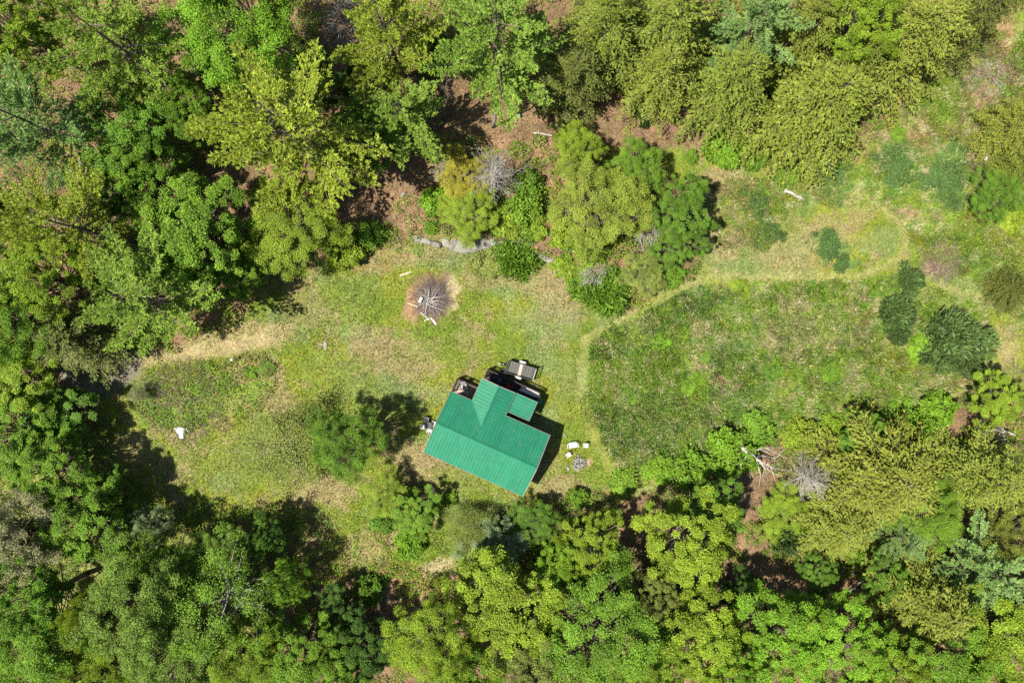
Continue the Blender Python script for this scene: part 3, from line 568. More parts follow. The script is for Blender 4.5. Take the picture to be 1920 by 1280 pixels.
PLANTS = [
 # --- upper left woods
 ('D', 35, 55, 75, 13, 'yg', 'yellow-green leafy tree in the top left corner of the woods'),
 ('P', 215, 85, 105, 17, 'pine', 'big soft pine near the top left corner with layered boughs'),
 ('F', 465, 55, 110, 14, 'bri', 'vivid green fine-leaved tree cut by the top edge above the big pine'),
 ('P', 545, 250, 140, 18, 'pineY', 'largest pine, yellow-green star-shaped crown left of the bare forest floor gap'),
 ('P', 60, 235, 100, 16, 'pineB', 'blue-green pine at the left edge below the top left corner pine'),
 ('D', 245, 255, 75, 9, 'deep', 'deep green understory tree between the left edge pine and largest pine'),
 ('D', 345, 215, 50, 8, 'mid', 'small green tree tucked under the right side of top left pine'),
 ('D', 280, 325, 60, 9, 'mid', 'green tree with bright lower edge beside fallen grey branches'),
 ('P', 140, 425, 95, 15, 'pineY', 'yellowish pine at the left, above a round yellow-green tree'),
 ('D', 385, 425, 85, 10, 'mid', 'mid green leafy tree left of the dark driveway shadow, below the largest pine'),
 ('P', 275, 560, 105, 14, 'pine', 'pine above the driveway entrance with pale tufted boughs'),
 ('D', 95, 530, 75, 11, 'yg', 'round yellow-green tree left of the driveway pine'),
 ('D', 440, 515, 45, 6, 'mid', 'small bright tree at the lawn edge casting jagged shadow'),
 ('F', 550, 425, 75, 7, 'yg', 'bright spreading tree directly below the largest pine by the lawn corner'),
 ('B', 645, 468, 40, 3, 'yel', 'loose yellow-green shrub at the upper left edge of the lawn'),
 ('B', 690, 440, 30, 2.4, 'deep', 'small dark shrub right of the loose yellow-green shrub'),
 ('H', 150, 632, 80, 9, 'hemD', 'dark brownish hemlock overhanging the shaded driveway mouth'),
 ('F', 20, 610, 75, 11, 'mid', 'green tree on the left edge beside the dark driveway hemlock'),
 ('D', 10, 420, 50, 12, 'deep', 'dark green tree at left edge between the two upper pines'),
 ('D', 40, 700, 66, 7, 'yg', 'leafy tree with sunlit yellowish clumps on the left edge left of the driveway'),
 ('D', 95, 775, 62, 5, 'deep', 'shaded deep green tree on the left side of driveway shadow'),
 ('D', 25, 820, 74, 7.5, 'mid', 'tall clumpy tree on the left edge below the driveway'),
 ('B', 330, 150, 25, 2.5, 'deep', 'dark bush on brown ground under the top left pine'),
 ('B', 395, 130, 30, 2.5, 'deep', 'dark bush on brown ground beside the vivid green tree'),
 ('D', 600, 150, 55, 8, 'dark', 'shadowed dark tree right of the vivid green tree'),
 ('D', 330, 480, 55, 8, 'mid', 'green tree between driveway pine and the mid green leafy tree'),
 ('D', 215, 350, 45, 7, 'deep', 'deep green sapling beside the fallen grey branches'),
 ('B', 800, 85, 45, 5, 'deep', 'dark undergrowth bush between the two top middle pines'),
 # --- top middle
 ('P', 725, 65, 95, 15, 'pineY', 'olive pine at the top edge left of the bright middle pine'),
 ('P', 935, 85, 118, 17, 'pine', 'bright pine at top middle with two trunks showing below it'),
 ('P', 760, 225, 75, 11, 'pine', 'drooping pine with pointed boughs below the olive top edge pine'),
 ('D', 690, 250, 60, 9, 'deep', 'deep green tree wedged between the largest pine and drooping pine'),
 ('H', 1075, 150, 70, 10, 'hemD', 'dark hemlock right of the bright top middle pine'),
 ('H', 1135, 60, 90, 13, 'hem', 'olive hemlock at top edge right of the bright pine'),
 ('H', 1250, 60, 100, 13, 'hem', 'dense olive hemlock on the top edge, second of the hemlock row'),
 ('H', 1235, 145, 75, 10, 'hem', 'hemlock leaning over the bare orange slope with grey trunk foot'),
 ('H', 1370, 165, 85, 11, 'hem', 'rounded hemlock above the round bright shrub'),
 ('P', 1415, 45, 80, 13, 'pineB', 'pale blue-green pine with flat layers amid the hemlocks'),
 ('H', 1530, 205, 110, 12, 'hem', 'largest rounded hemlock jutting down into the upper right clearing'),
 ('H', 1500, 60, 75, 13, 'hem', 'hemlock on the top edge right of pale layered pine'),
 ('H', 1695, 85, 100, 12, 'hemY', 'yellowish hemlock at the edge of the upper right clearing'),
 ('D', 1605, 45, 65, 13, 'yg', 'bright leafed tree on the top edge among hemlocks'),
 ('H', 1810, 45, 70, 11, 'hemD', 'dark spiky hemlock on the top edge at the clearing end'),
 ('H', 1590, 130, 60, 10, 'hem', 'hemlock between the largest rounded hemlock and the yellowish one'),
 ('B', 1365, 278, 42, 3, 'bri', 'round bright green shrub below the hemlock row'),
 ('B', 1418, 298, 24, 1.8, 'deep', 'small dark shrub right of the round bright shrub'),
 ('B', 1297, 292, 15, 1.2, 'mid', 'tiny green shrub left of the round bright shrub'),
 ('J', 1200, 206, 14, 1, 'junG', 'small green tuft shrub on the bare orange slope, upper one'),
 ('J', 1209, 230, 11, 1.4, 'jun', 'small dark tuft shrub on the bare orange slope, lower one'),
 ('J', 1263, 221, 10, 1.2, 'jun', 'tiny dark tuft shrub right of the two on the orange slope'),
 ('B', 1485, 310, 38, 2, 'mid', 'green shrub under the lower left edge of largest rounded hemlock'),
 ('H', 1912, 235, 55, 8, 'hemY', 'hemlock on the right edge above the white fallen branches'),
 ('F', 1870, 365, 42, 3.5, 'deep', 'green round tree at the right edge below the edge hemlock'),
 ('H', 1910, 315, 40, 6, 'hem', 'smaller hemlock on the right edge between tree and fallen branches'),
 ('H', 1900, 545, 40, 4, 'hemD', 'dark small conifer at the right edge beside the mown trail'),
 # --- thicket in the middle
 ('F', 1122, 390, 76, 6, 'ol2', 'large yellow-green tree in the thicket right of the dead grey tree'),
 ('F', 1082, 285, 40, 5, 'yg', 'feathery green tree above the large yellow-green tree of thicket'),
 ('D', 1275, 395, 50, 6, 'deep', 'dense green tree at the right end of the thicket'),
 ('D', 1268, 455, 42, 4.5, 'deep', 'darker green tree at the lower right end of the thicket'),
 ('F', 1190, 318, 46, 5, 'mid', 'bright green tree at the top of the thicket by the orange slope'),
 ('S', 925, 335, 62, 6, 'dead', 'dead grey tree with dense bare twigs in the thicket'),
 ('S', 833, 325, 34, 3.5, 'dead', 'small purplish bare dead tree left of the yellow shrub'),
 ('F', 868, 335, 42, 3.5, 'gold', 'golden yellow shrub-tree left of the dead grey tree'),
 ('F', 880, 400, 45, 3, 'yel', 'yellow-green bush below the golden one above the rock ledge'),
 ('B', 985, 395, 36, 2.6, 'mid', 'green bush right of the dead grey tree above the ledge'),
 ('B', 995, 345, 30, 2.6, 'deep', 'dark bush on the upper right side of the dead grey tree'),
 ('B', 815, 380, 28, 1.8, 'bri', 'bright low bush left of the yellow ones above the ledge'),
 ('B', 940, 418, 34, 1.5, 'yg', 'low yellow-green bush on the rock ledge top, middle one'),
 ('B', 890, 424, 28, 1.4, 'yg', 'low yellow-green bush on the rock ledge top, left one'),
 ('B', 1000, 428, 30, 1.5, 'yg', 'low yellow-green bush on the rock ledge top, right one'),
 ('B', 1060, 445, 32, 1.8, 'yel', 'yellowish bush below the large yellow-green thicket tree'),
 ('B', 808, 430, 14, 1.0, 'bri', 'tiny bright bush at the left end of the rock ledge'),
 ('J', 968, 488, 42, 1.6, 'junG', 'dark green spreading shrub at the foot of the rock ledge'),
 ('B', 915, 490, 36, 1.3, 'olive', 'olive green low bush left of the dark spreading ledge shrub'),
 ('B', 1060, 500, 28, 1.2, 'yg', 'small yellow-green bush right of the dark spreading ledge shrub'),
 ('J', 1138, 548, 50, 2.0, 'junG', 'big green tufted shrub at the start of the mown trail'),
 ('F', 1205, 512, 36, 2.4, 'olive', 'olive brown-green bush right of the big tufted trail shrub'),
 ('B', 1262, 515, 26, 1.6, 'mid', 'green bush beside the trail below the thicket'),
 ('B', 1085, 525, 26, 1.6, 'mid', 'green bush beside the white bare twigs near the big tufted shrub'),
 ('B', 1110, 470, 40, 2.2, 'yg', 'yellow-green bush between the thicket and the bare white twigs'),
 # --- clearing
 ('F', 652, 828, 58, 8, 'deep', 'green tree standing alone on the lawn left of the cabin'),
 ('O', 530, 845, 75, 4.5, 'olive', 'thin see-through tree on the lawn left of the lone green tree', 1),
 ('J', 1685, 585, 38, 2.0, 'jun', 'dark evergreen shrub in the meadow left of the widest one'),
 ('J', 1790, 635, 62, 2.4, 'jun', 'widest dark evergreen shrub at the right end of the meadow'),
 ('J', 1708, 522, 25, 1.5, 'jun', 'small dark evergreen shrub beside the trail junction'),
 ('J', 1686, 630, 20, 1.5, 'jun', 'little dark evergreen shrub below the meadow one'),
 ('J', 1820, 680, 34, 1.8, 'jun', 'dark evergreen shrub at the lower edge of the widest one'),
 ('K', 1560, 458, 34, .6, 'low', 'low dark evergreen patch in the dry grass above the trail, wider one'),
 ('K', 1582, 495, 22, .5, 'low', 'low dark evergreen patch in dry grass close to the trail, smaller one'),
 ('K', 1415, 375, 26, .6, 'low', 'low dark shrub in the upper clearing left of driftwood log'),
 ('B', 1685, 248, 18, .9, 'mid', 'small green shrub in tan grass below the yellowish hemlock'),
 ('B', 1735, 655, 34, 1.2, 'bri', 'bright green bush left of the widest dark evergreen shrub'),
 ('B', 470, 698, 14, .6, 'bri', 'little bright plant on the orange earth of the rough island'),
 ('O', 258, 738, 15, 2.0, 'gry', 'spindly grey sapling at the left tip of the rough island', 1),
 ('B', 1760, 770, 40, 3, 'bri', 'bright green bush at the lower right end of the meadow'),
 # --- below the cabin
 ('F', 730, 930, 40, 3.0, 'yg', 'yellow-green tree on the lower lawn edge left of the cabin corner'),
 ('D', 780, 958, 40, 3.6, 'mid', 'green tree joined to the right of the yellow-green lawn edge tree'),
 ('B', 765, 1022, 32, 2.2, 'bri', 'bright shrub below the two joined trees at lower lawn edge'),
 ('B', 720, 980, 28, 1.5, 'deep', 'dark low bush beneath the yellow-green lawn edge tree'),
 ('O', 880, 1000, 42, 3.5, 'olive', 'sparse grey-green tree below the cabin with fine twigs', 1),
 ('F', 925, 1040, 55, 4, 'sil', 'silvery green bush-tree below the cabin above the yellow woods'),
 ('F', 1000, 985, 42, 3.5, 'deep', 'green tree below the cabin corner left of the speckled yellow tree'),
 ('B', 840, 935, 18, 1, 'mid', 'small green bush near the lower wall of the cabin'),
 ('D', 1105, 1020, 56, 7, 'yel', 'speckled yellow tree below the stone fire ring'),
 ('B', 1085, 935, 22, 2, 'mid', 'small green bush above the speckled yellow tree'),
 ('D', 1288, 1012, 78, 9, 'yg', 'big bright round tree below the meadow with dense crown'),
 ('D', 1040, 1070, 45, 7, 'bri', 'slender bright tree left of and below the speckled yellow tree'),
 ('B', 690, 1105, 34, 2.4, 'deep', 'blue-green bush at the lower end of the lawn'),
 ('F', 815, 1190, 72, 10, 'yel', 'yellow-green tree in the bottom woods left of the wide yellow one'),
 ('D', 950, 1135, 92, 9, 'yel', 'widest yellow-green tree at the bottom middle'),
 ('F', 1130, 1185, 105, 10, 'mid', 'mid green tree right of the widest yellow-green tree at the bottom'),
 ('D', 1215, 1115, 48, 8, 'olive', 'olive tree between the big bright round tree and mid green bottom tree'),
 ('D', 870, 1260, 60, 9, 'mid', 'green tree on the bottom edge below the widest yellow-green tree'),
 ('F', 1000, 1265, 70, 9, 'olive', 'olive-green tree on the bottom edge right of middle'),
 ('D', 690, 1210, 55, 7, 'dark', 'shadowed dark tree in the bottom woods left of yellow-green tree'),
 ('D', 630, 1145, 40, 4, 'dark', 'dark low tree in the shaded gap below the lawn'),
 # --- lower left woods
 ('F', 20, 1010, 80, 11, 'gry', 'pale greyish blossoming tree on the lower left edge'),
 ('D', 95, 870, 66, 7.5, 'mid', 'green clumpy tree on the left, above the pale greyish tree'),
 ('D', 155, 975, 76, 8, 'mid', 'green tree right of the pale greyish tree'),
 ('D', 200, 925, 44, 5.5, 'deep', 'deep green tree at lawn edge by the left grass corner'),
 ('F', 288, 985, 32, 5, 'sil', 'small silvery tree at the lower left lawn edge with long thin shadow'),
 ('D', 310, 1070, 60, 8, 'mid', 'bushy green tree below the small silvery tree'),
 ('F', 430, 1045, 48, 7, 'midB', 'soft green tree at the lower lawn edge, middle of the lower left woods'),
 ('D', 500, 1005, 34, 5, 'deep', 'deep green tree with dark shadow on the lower lawn'),
 ('F', 540, 1088, 38, 5, 'bri', 'bright round tree beside the brown gap in the lower left woods'),
 ('F', 265, 1130, 90, 12, 'midB', 'large soft green tree in the middle of lower left woods'),
 ('F', 175, 1150, 38, 11, 'yel', 'yellowish slim tree left of the large soft green tree'),
 ('O', 430, 1125, 90, 11, 'mid', 'open tree with grey branches showing in the lower left woods', 0),
 ('F', 330, 1225, 80, 11, 'midB', 'soft tree on the bottom edge below the large soft green tree'),
 ('D', 60, 1130, 75, 11, 'deep', 'deep green tree near the lower left corner below the pale one'),
 ('F', 90, 1235, 90, 11, 'mid', 'green tree in the very lower left corner'),
 ('F', 190, 1255, 60, 10, 'yg', 'yellow-green tree on the bottom edge right of the corner tree'),
 ('F', 465, 1230, 65, 9, 'yg', 'yellow-green tree on the bottom edge left of a dark cleft'),
 ('D', 560, 1215, 60, 8, 'mid', 'green tree on the bottom edge right of a dark cleft'),
 ('D', 630, 1260, 50, 8, 'mid', 'green tree on the bottom edge next to the shadowed dark tree'),
 ('O', 370, 1035, 38, 7, 'midB', 'thin-leaved tree at the lower lawn edge with grey stems', 0),
 # --- lower right woods
 ('B', 1370, 850, 55, 3.5, 'bri', 'bright green bush below the meadow left of the fallen dead tree'),
 ('B', 1300, 880, 40, 2.5, 'mid', 'green bush below the meadow above the big bright round tree'),
 ('B', 1420, 805, 40, 2, 'mid', 'green bush on the lower edge of the meadow, middle'),
 ('B', 1500, 815, 38, 2, 'yg', 'yellow-green bush on the lower edge of meadow right of middle'),
 ('D', 1345, 950, 50, 6, 'deep', 'deep green tree right of the big bright round tree top'),
 ('S', 1512, 895, 58, 4.5, 'dead', 'pale dead tree with fine bare twigs in the lower right woods'),
 ('H', 1650, 890, 115, 9, 'hemY', 'broad olive hemlock right of the pale dead tree'),
 ('H', 1560, 985, 75, 6, 'hemY', 'olive hemlock below the pale dead tree'),
 ('H', 1835, 890, 85, 9, 'hemY', 'olive hemlock near the right edge right of the broad one'),
 ('B', 1730, 800, 40, 3.5, 'bri', 'bright bush at the meadow corner above the broad olive hemlock'),
 ('D', 1870, 750, 45, 5, 'yg', 'yellow-green tree on the right edge above the white fallen branches'),
 ('D', 1620, 815, 38, 4, 'deep', 'dark green tree in the shade at lower meadow edge'),
 ('F', 1740, 960, 55, 6, 'mid', 'green tree between the two olive hemlocks on the right'),
 ('P', 1840, 1065, 80, 9, 'pineB', 'soft blue-green pine near the right edge in the lower woods'),
 ('P', 1690, 1010, 45, 6, 'pineB', 'small blue-green pine left of the soft right edge pine'),
 ('F', 1475, 965, 46, 2.2, 'yg', 'yellow-green low tree below the pale dead tree, left'),
 ('J', 1480, 1010, 35, 2.4, 'jun', 'dark bush in the lower right woods beside dark gap'),
 ('D', 1310, 1195, 76, 9, 'yel', 'yellow-green tree at the bottom right of middle'),
 ('D', 1455, 1185, 78, 9, 'bri', 'bright green clumpy tree at the bottom right of the yellow-green one'),
 ('D', 1590, 1210, 80, 9, 'bri', 'large bright tree on the bottom edge in the lower right woods'),
 ('H', 1735, 1130, 95, 9, 'hemY', 'olive feathery conifer in the lower right woods below the pine'),
 ('D', 1890, 1190, 85, 10, 'yg', 'leafy tree in the lower right corner'),
 ('D', 1780, 1240, 70, 10, 'mid', 'green tree on the bottom edge left of the corner tree'),
 ('D', 1690, 1250, 55, 9, 'yg', 'yellow-green tree on the bottom edge below the olive feathery conifer'),
 ('D', 1535, 1075, 34, 4, 'deep', 'deep green low tree by the brown gap in the lower right woods'),
 ('B', 1605, 1048, 26, 2, 'mid', 'green bush above the brown gap in the lower right woods'),
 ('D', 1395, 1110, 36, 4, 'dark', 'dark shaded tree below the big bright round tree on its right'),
 ('D', 1220, 1245, 60, 9, 'yg', 'yellow-green tree on the bottom edge right of the mid green tree'),
 ('D', 1370, 1262, 50, 9, 'bri', 'bright tree on the bottom edge between yellow-green and clumpy trees'),
 ('F', 1905, 990, 55, 8, 'hemY', 'olive soft tree on the right edge above the pine'),
 ('D', 1660, 1085, 40, 5, 'deep', 'dark green tree left of the olive feathery conifer'),
 ('B', 500, 690, 18, .5, 'deep', 'small dark weed patch at the right tip of the rough island'),
 ('B', 1170, 905, 30, 1.2, 'mid', 'green bush at the lower left corner of the meadow'),
 ('B', 1235, 880, 34, 1.4, 'bri', 'bright bush on the lower left edge of the meadow'),
 ('B', 1565, 800, 34, 1.6, 'yg', 'yellow-green bush on the lower meadow edge left of dark shaded tree'),
 ('B', 1690, 770, 30, 1.4, 'mid', 'green bush on the lower meadow edge near its right corner'),
 ('B', 1300, 720, 26, .7, 'bri', 'bright green weed clump in the left part of the meadow'),
 ('B', 1385, 545, 26, .7, 'yg', 'yellow-green weed clump under the trail at the top of the meadow'),
 ('B', 1240, 640, 22, .6, 'bri', 'bright weed clump near the upper left of the meadow'),
 ('B', 1330, 660, 24, .6, 'deep', 'darker weed clump in the left middle of the meadow'),
 ('B', 1180, 740, 24, .6, 'deep', 'darker weed clump on the left side of the meadow'),
 ('B', 1560, 700, 26, .6, 'mid', 'green weed clump in the right middle of the meadow'),
 ('B', 1450, 690, 24, .6, 'deep', 'darker weed clump in the centre of the meadow'),
 ('K', 1690, 310, 46, .7, 'low', 'low dark shrub patch right of the largest hemlock in upper clearing'),
 ('K', 1780, 320, 46, .7, 'low', 'tall narrow dark shrub patch right of the low one in upper clearing'),
 ('K', 1775, 368, 38, .6, 'low', 'dark shrub patch just below the tall narrow one in upper clearing'),
 ('K', 1440, 440, 26, .5, 'low', 'low dark shrub left of the two evergreen patches in dry grass'),
 ('B', 1900, 410, 30, 1.0, 'yel', 'yellow-green bush on the right edge below the round tree'),
 ('K', 1560, 342, 36, .5, 'low', 'low dark bush in the upper clearing under the largest hemlock'),
]
for row in PLANTS: plant(*row)

# ------------------------------------------------------------------ materials of built things
def metal_roof_mat():
    m, nt, N, L, b = new_mat('green_metal_roofing')
    tc = N.new("ShaderNodeTexCoord"); ge = N.new("ShaderNodeNewGeometry")
    n1 = N.new("ShaderNodeTexNoise"); n1.inputs['Scale'].default_value = 1.1; n1.inputs['Detail'].default_value = 6
    n2 = N.new("ShaderNodeTexNoise"); n2.inputs['Scale'].default_value = 9; n2.inputs['Detail'].default_value = 5
    oi = N.new("ShaderNodeObjectInfo")
    L.new(ge.outputs['Position'], n1.inputs['Vector']); L.new(ge.outputs['Position'], n2.inputs['Vector'])
    a = N.new("ShaderNodeMath"); a.operation = 'MULTIPLY_ADD'; a.inputs[1].default_value = .30; L.new(n1.outputs[0], a.inputs[0])
    c = N.new("ShaderNodeMath"); c.operation = 'MULTIPLY_ADD'; c.inputs[1].default_value = .16; c.inputs[2].default_value = .70; L.new(n2.outputs[0], c.inputs[0]); L.new(c.outputs[0], a.inputs[2])
    r = N.new("ShaderNodeMath"); r.operation = 'MULTIPLY_ADD'; r.inputs[1].default_value = .08; L.new(oi.outputs['Random'], r.inputs[0]); L.new(a.outputs[0], r.inputs[2])
    mp = N.new("ShaderNodeMapping"); mp.inputs['Scale'].default_value = (7, .45, 1); L.new(tc.outputs['Object'], mp.inputs[0])
    ao = N.new("ShaderNodeVectorMath"); ao.operation = 'ADD'; L.new(mp.outputs[0], ao.inputs[0])
    rv = N.new("ShaderNodeMath"); rv.operation = 'MULTIPLY'; rv.inputs[1].default_value = 60; L.new(oi.outputs['Random'], rv.inputs[0]); L.new(rv.outputs[0], ao.inputs[1])
    n4 = N.new("ShaderNodeTexNoise"); n4.inputs['Scale'].default_value = 1.0; n4.inputs['Detail'].default_value = 4; L.new(ao.outputs[0], n4.inputs['Vector'])
    st = N.new("ShaderNodeMath"); st.operation = 'MULTIPLY_ADD'; st.inputs[1].default_value = .5; st.inputs[2].default_value = -.25; L.new(n4.outputs[0], st.inputs[0])
    r0 = r; r = N.new("ShaderNodeMath"); r.operation = 'ADD'; L.new(r0.outputs[0], r.inputs[0]); L.new(st.outputs[0], r.inputs[1])
    hs = N.new("ShaderNodeHueSaturation"); hs.inputs['Color'].default_value = (.022, .225, .125, 1); L.new(r.outputs[0], hs.inputs['Value'])
    n3 = N.new("ShaderNodeTexNoise"); n3.inputs['Scale'].default_value = 2.2; n3.inputs['Detail'].default_value = 8; n3.inputs['Roughness'].default_value = .7
    L.new(ge.outputs['Position'], n3.inputs['Vector'])
    dr_ = N.new("ShaderNodeMapRange"); dr_.inputs[1].default_value = .52; dr_.inputs[2].default_value = .78; dr_.inputs[4].default_value = .7; L.new(n3.outputs[0], dr_.inputs[0])
    mx = N.new("ShaderNodeMix"); mx.data_type = 'RGBA'; mx.inputs[7].default_value = (.10, .22, .15, 1); L.new(dr_.outputs[0], mx.inputs[0]); L.new(hs.outputs[0], mx.inputs[6])
    L.new(mx.outputs[2], b.inputs['Base Color']); b.inputs['Roughness'].default_value = .48; b.inputs['Specular IOR Level'].default_value = .5
    return m
M_roof = metal_roof_mat()
M_trim = simple('pale_roof_trim', (.27, .25, .22), .6, .12, 8)
M_sub = simple('roof_underlay', (.10, .085, .07), .9, .2, 5)
M_siding = simple('brown_board_siding', (.14, .085, .05), .8, .3, 7)
M_deckw = simple('weathered_deck_boards', (.30, .235, .175), .85, .3, 6)
M_darkw = simple('dark_stained_wood', (.055, .045, .040), .8, .3, 7)
M_white = simple('white_plastic', (.66, .655, .64), .45, .05, 4)
M_bleach = simple('bleached_white_boards', (.58, .56, .51), .8, .14, 9)
M_glass = simple('dark_window_glass', (.03, .035, .04), .08, .1, 2, spec=.8)
M_frame = simple('cream_frame_paint', (.62, .58, .50), .6, .1, 6)
M_black = simple('black_painted_steel', (.02, .02, .022), .45, .2, 8)
M_tyre = simple('tyre_rubber', (.025, .025, .026), .85, .15, 9)
M_galv = simple('galvanised_steel', (.55, .56, .57), .35, .12, 9, metal=.8)
M_grey = simple('grey_table_top', (.07, .075, .08), .5, .12, 5)
M_barrel = simple('green_barrel_plastic', (.03, .17, .11), .45, .15, 5)
M_red = simple('red_flowers', (.50, .05, .035), .6, .3, 25)
M_terra = simple('terracotta', (.40, .16, .08), .8, .15, 8)
M_tanw = simple('tan_lumber', (.60, .47, .31), .8, .15, 9)
M_pinkw = simple('pinkish_plank', (.55, .42, .36), .85, .15, 9)
M_tarp = simple('grey_canvas', (.36, .35, .36), .85, .2, 4, bump=.5)
M_blue = simple('blue_plastic', (.03, .26, .42), .4, .1, 5)
M_ash = simple('ash', (.13, .125, .12), .95, .5, 9, bump=.6, col2=(.42, .41, .39))
M_brick = simple('reddish_stone', (.42, .27, .20), .9, .2, 5, bump=.5)
M_oldplank = simple('weathered_trailer_planks', (.30, .285, .25), .85, .45, 14)
M_bright = simple('bright_white_plastic', (.85, .85, .85), .4, .03, 4)
M_log = simple('log_bark', (.33, .27, .21), .9, .3, 5, bump=.5)

# ------------------------------------------------------------------ cabin
HA = math.radians(-24.0)
cab = thing('cabin', 'cabin with green ribbed metal gable roof and a small cross gable', 'cabin', (-2.33, -9.44, 0), HA)
Lh, Wh, EH, RH = 10.0, 3.05, 2.92, 4.32          # roof length, half width, eave and ridge height
def rib_panel(w, ln):
    """one sheet of ribbed roofing: x across, y down the slope from the ridge, z up"""
    mb = MB(); n = 3; prof = []
    for i in range(n):
        x = -w / 2 + i * w / n
        prof += [(x, 0), (x + .055, .0), (x + .075, .030), (x + .115, .030), (x + .135, .0)]
    prof.append((w / 2, 0)); k = len(prof)
    V = [(x, 0, z) for x, z in prof] + [(x, -ln, z) for x, z in prof]
    mb.add(V, [(i, i + k, i + k + 1, i + 1) for i in range(k - 1)]); return mb.mesh('roof_panel', M_roof)
def slope(parent, ridge, eave_dir, half, drop, along0, along1, axis, ph=.905, base_z=0.0):
    """panels of one roof slope. axis 'u': ridge runs along u; eave_dir = +1/-1 (towards +v/-v or +u/-u)"""
    ln = math.hypot(half, drop); an = math.atan2(drop, half); n = max(1, round((along1 - along0) / ph)); w = (along1 - along0) / n
    me = rib_panel(w, ln)
    for i in range(n):
        c = along0 + (i + .5) * w
        if axis == 'u': loc = (c, ridge[0], ridge[1]); rz = 0 if eave_dir < 0 else math.pi
        else: loc = (ridge[0], c, ridge[1]); rz = (math.pi / 2 if eave_dir > 0 else -math.pi / 2)
        o = link('roof_panel', me, parent, loc); o.rotation_euler = (Euler((0, 0, rz)).to_matrix() @ Euler((an, 0, 0)).to_matrix()).to_euler()
def gable_slab(axis, c, half, z1, z0, a0, a1, th=.10):
    V = []
    for a in (a0, a1):
        for o, z in ((-half, z0), (0, z1), (half, z0)):
            for dz in (0, -th): V.append((a, c + o, z + dz) if axis == 'u' else (c + o, a, z + dz))
    F = [(0, 2, 8, 6), (2, 4, 10, 8), (1, 7, 9, 3), (3, 9, 11, 5), (0, 6, 7, 1), (4, 5, 11, 10), (0, 1, 3, 2), (2, 3, 5, 4), (6, 8, 9, 7), (8, 10, 11, 9)]
    return MB().add(V, F)
roof = gable_slab('u', 0, Wh - .02, RH - .03, EH - .03, -Lh / 2 + .02, Lh / 2 - .02).build('roof', M_sub, cab)
slope(roof, (0, RH), -1, Wh + .03, RH - EH + .014, -Lh / 2, Lh / 2, 'u'); slope(roof, (0, RH), 1, Wh + .03, RH - EH + .014, -Lh / 2, Lh / 2, 'u')
an = math.atan2(RH - EH, Wh)
def cap(axis, c, z, a0, a1, w=.16, an=an):
    mb = MB(); dz = w * math.tan(an)
    pts = [(-w, -dz + .045), (0, .055), (w, -dz + .045)]
    V = [((a, c + o, z + d) if axis == 'u' else (c + o, a, z + d)) for a in (a0, a1) for o, d in pts]
    return mb.add(V, [(0, 1, 4, 3), (1, 2, 5, 4)])
cap('u', 0, RH, -Lh / 2 - .01, Lh / 2 + .01).build('ridge_cap', M_roof, roof)
for s in (-1, 1):        # verge trim on the gable ends, eave trim
    for e in (-1, 1): MB().bar((e * (Lh / 2 + .02), s * .02, RH + .0), (e * (Lh / 2 + .02), s * (Wh + .05), EH - .01), .07, .10).build('verge_trim', M_trim, roof)
    MB().box((0, s * (Wh + .055), EH - .065), (Lh + .06, .03, .10)).build('eave_trim', M_trim, roof)
# cross gable wing
WU, WHW, WV1, WZ0, WZ1 = -1.17, 1.65, 5.34, 2.90, 3.66
wroof = gable_slab('v', WU, WHW - .02, WZ1 - .03, WZ0 - .03, 1.9, WV1 - .02).build('wing_roof', M_sub, cab)
slope(wroof, (WU, WZ1), -1, WHW + .03, WZ1 - WZ0 + .014, 1.33, WV1, 'v'); slope(wroof, (WU, WZ1), 1, WHW + .03, WZ1 - WZ0 + .014, 1.33, WV1, 'v')
cap('v', WU, WZ1, 1.36, WV1 + .01, .16, math.atan2(WZ1 - WZ0, WHW)).build('ridge_cap', M_roof, wroof)
for s in (-1, 1):
    MB().bar((WU, WV1 + .02, WZ1), (WU + s * (WHW + .05), WV1 + .02, WZ0 - .01), .07, .10).build('verge_trim', M_trim, wroof)
    MB().box((WU + s * (WHW + .055), (3.1 + WV1) / 2, WZ0 - .065), (.03, WV1 - 3.1, .09)).build('eave_trim', M_trim, wroof)
# pale valley flashing where the wing meets the main slope
for s in (-1, 1): MB().bar((WU + s * WHW, Wh + .0, WZ0 + .035), (WU, 1.47, WZ1 + .03), .16, .012).build('valley_flashing', M_roof, wroof)
# low lean-to roof east of the wing
SU0, SU1, SV0, SV1, SZ0, SZ1 = .56, 2.75, 3.47, 5.36, 2.68, 2.36
sm = MB(); V = [(u, v, z + dz) for dz in (-.03, -.11) for u, v, z in ((SU0, SV0, SZ0), (SU1 - .02, SV0, SZ1), (SU1 - .02, SV1, SZ1), (SU0, SV1, SZ0))]
sroof = sm.add(V, [(0, 1, 2, 3), (7, 6, 5, 4), (0, 4, 5, 1), (1, 5, 6, 2), (2, 6, 7, 3), (3, 7, 4, 0)]).build('lean_to_roof', M_sub, cab)
slope(sroof, (SU0, SZ0), 1, SU1 - SU0, SZ0 - SZ1, SV0, SV1, 'v')
MB().box((SU1 + .02, (SV0 + SV1) / 2, SZ1 - .05), (.03, SV1 - SV0 + .06, .09)).build('eave_trim', M_trim, sroof)
for vv in (SV0 - .02, SV1 + .02): MB().bar((SU0, vv, SZ0 - .02), (SU1, vv, SZ1 - .02), .03, .09).build('verge_trim', M_trim, sroof)
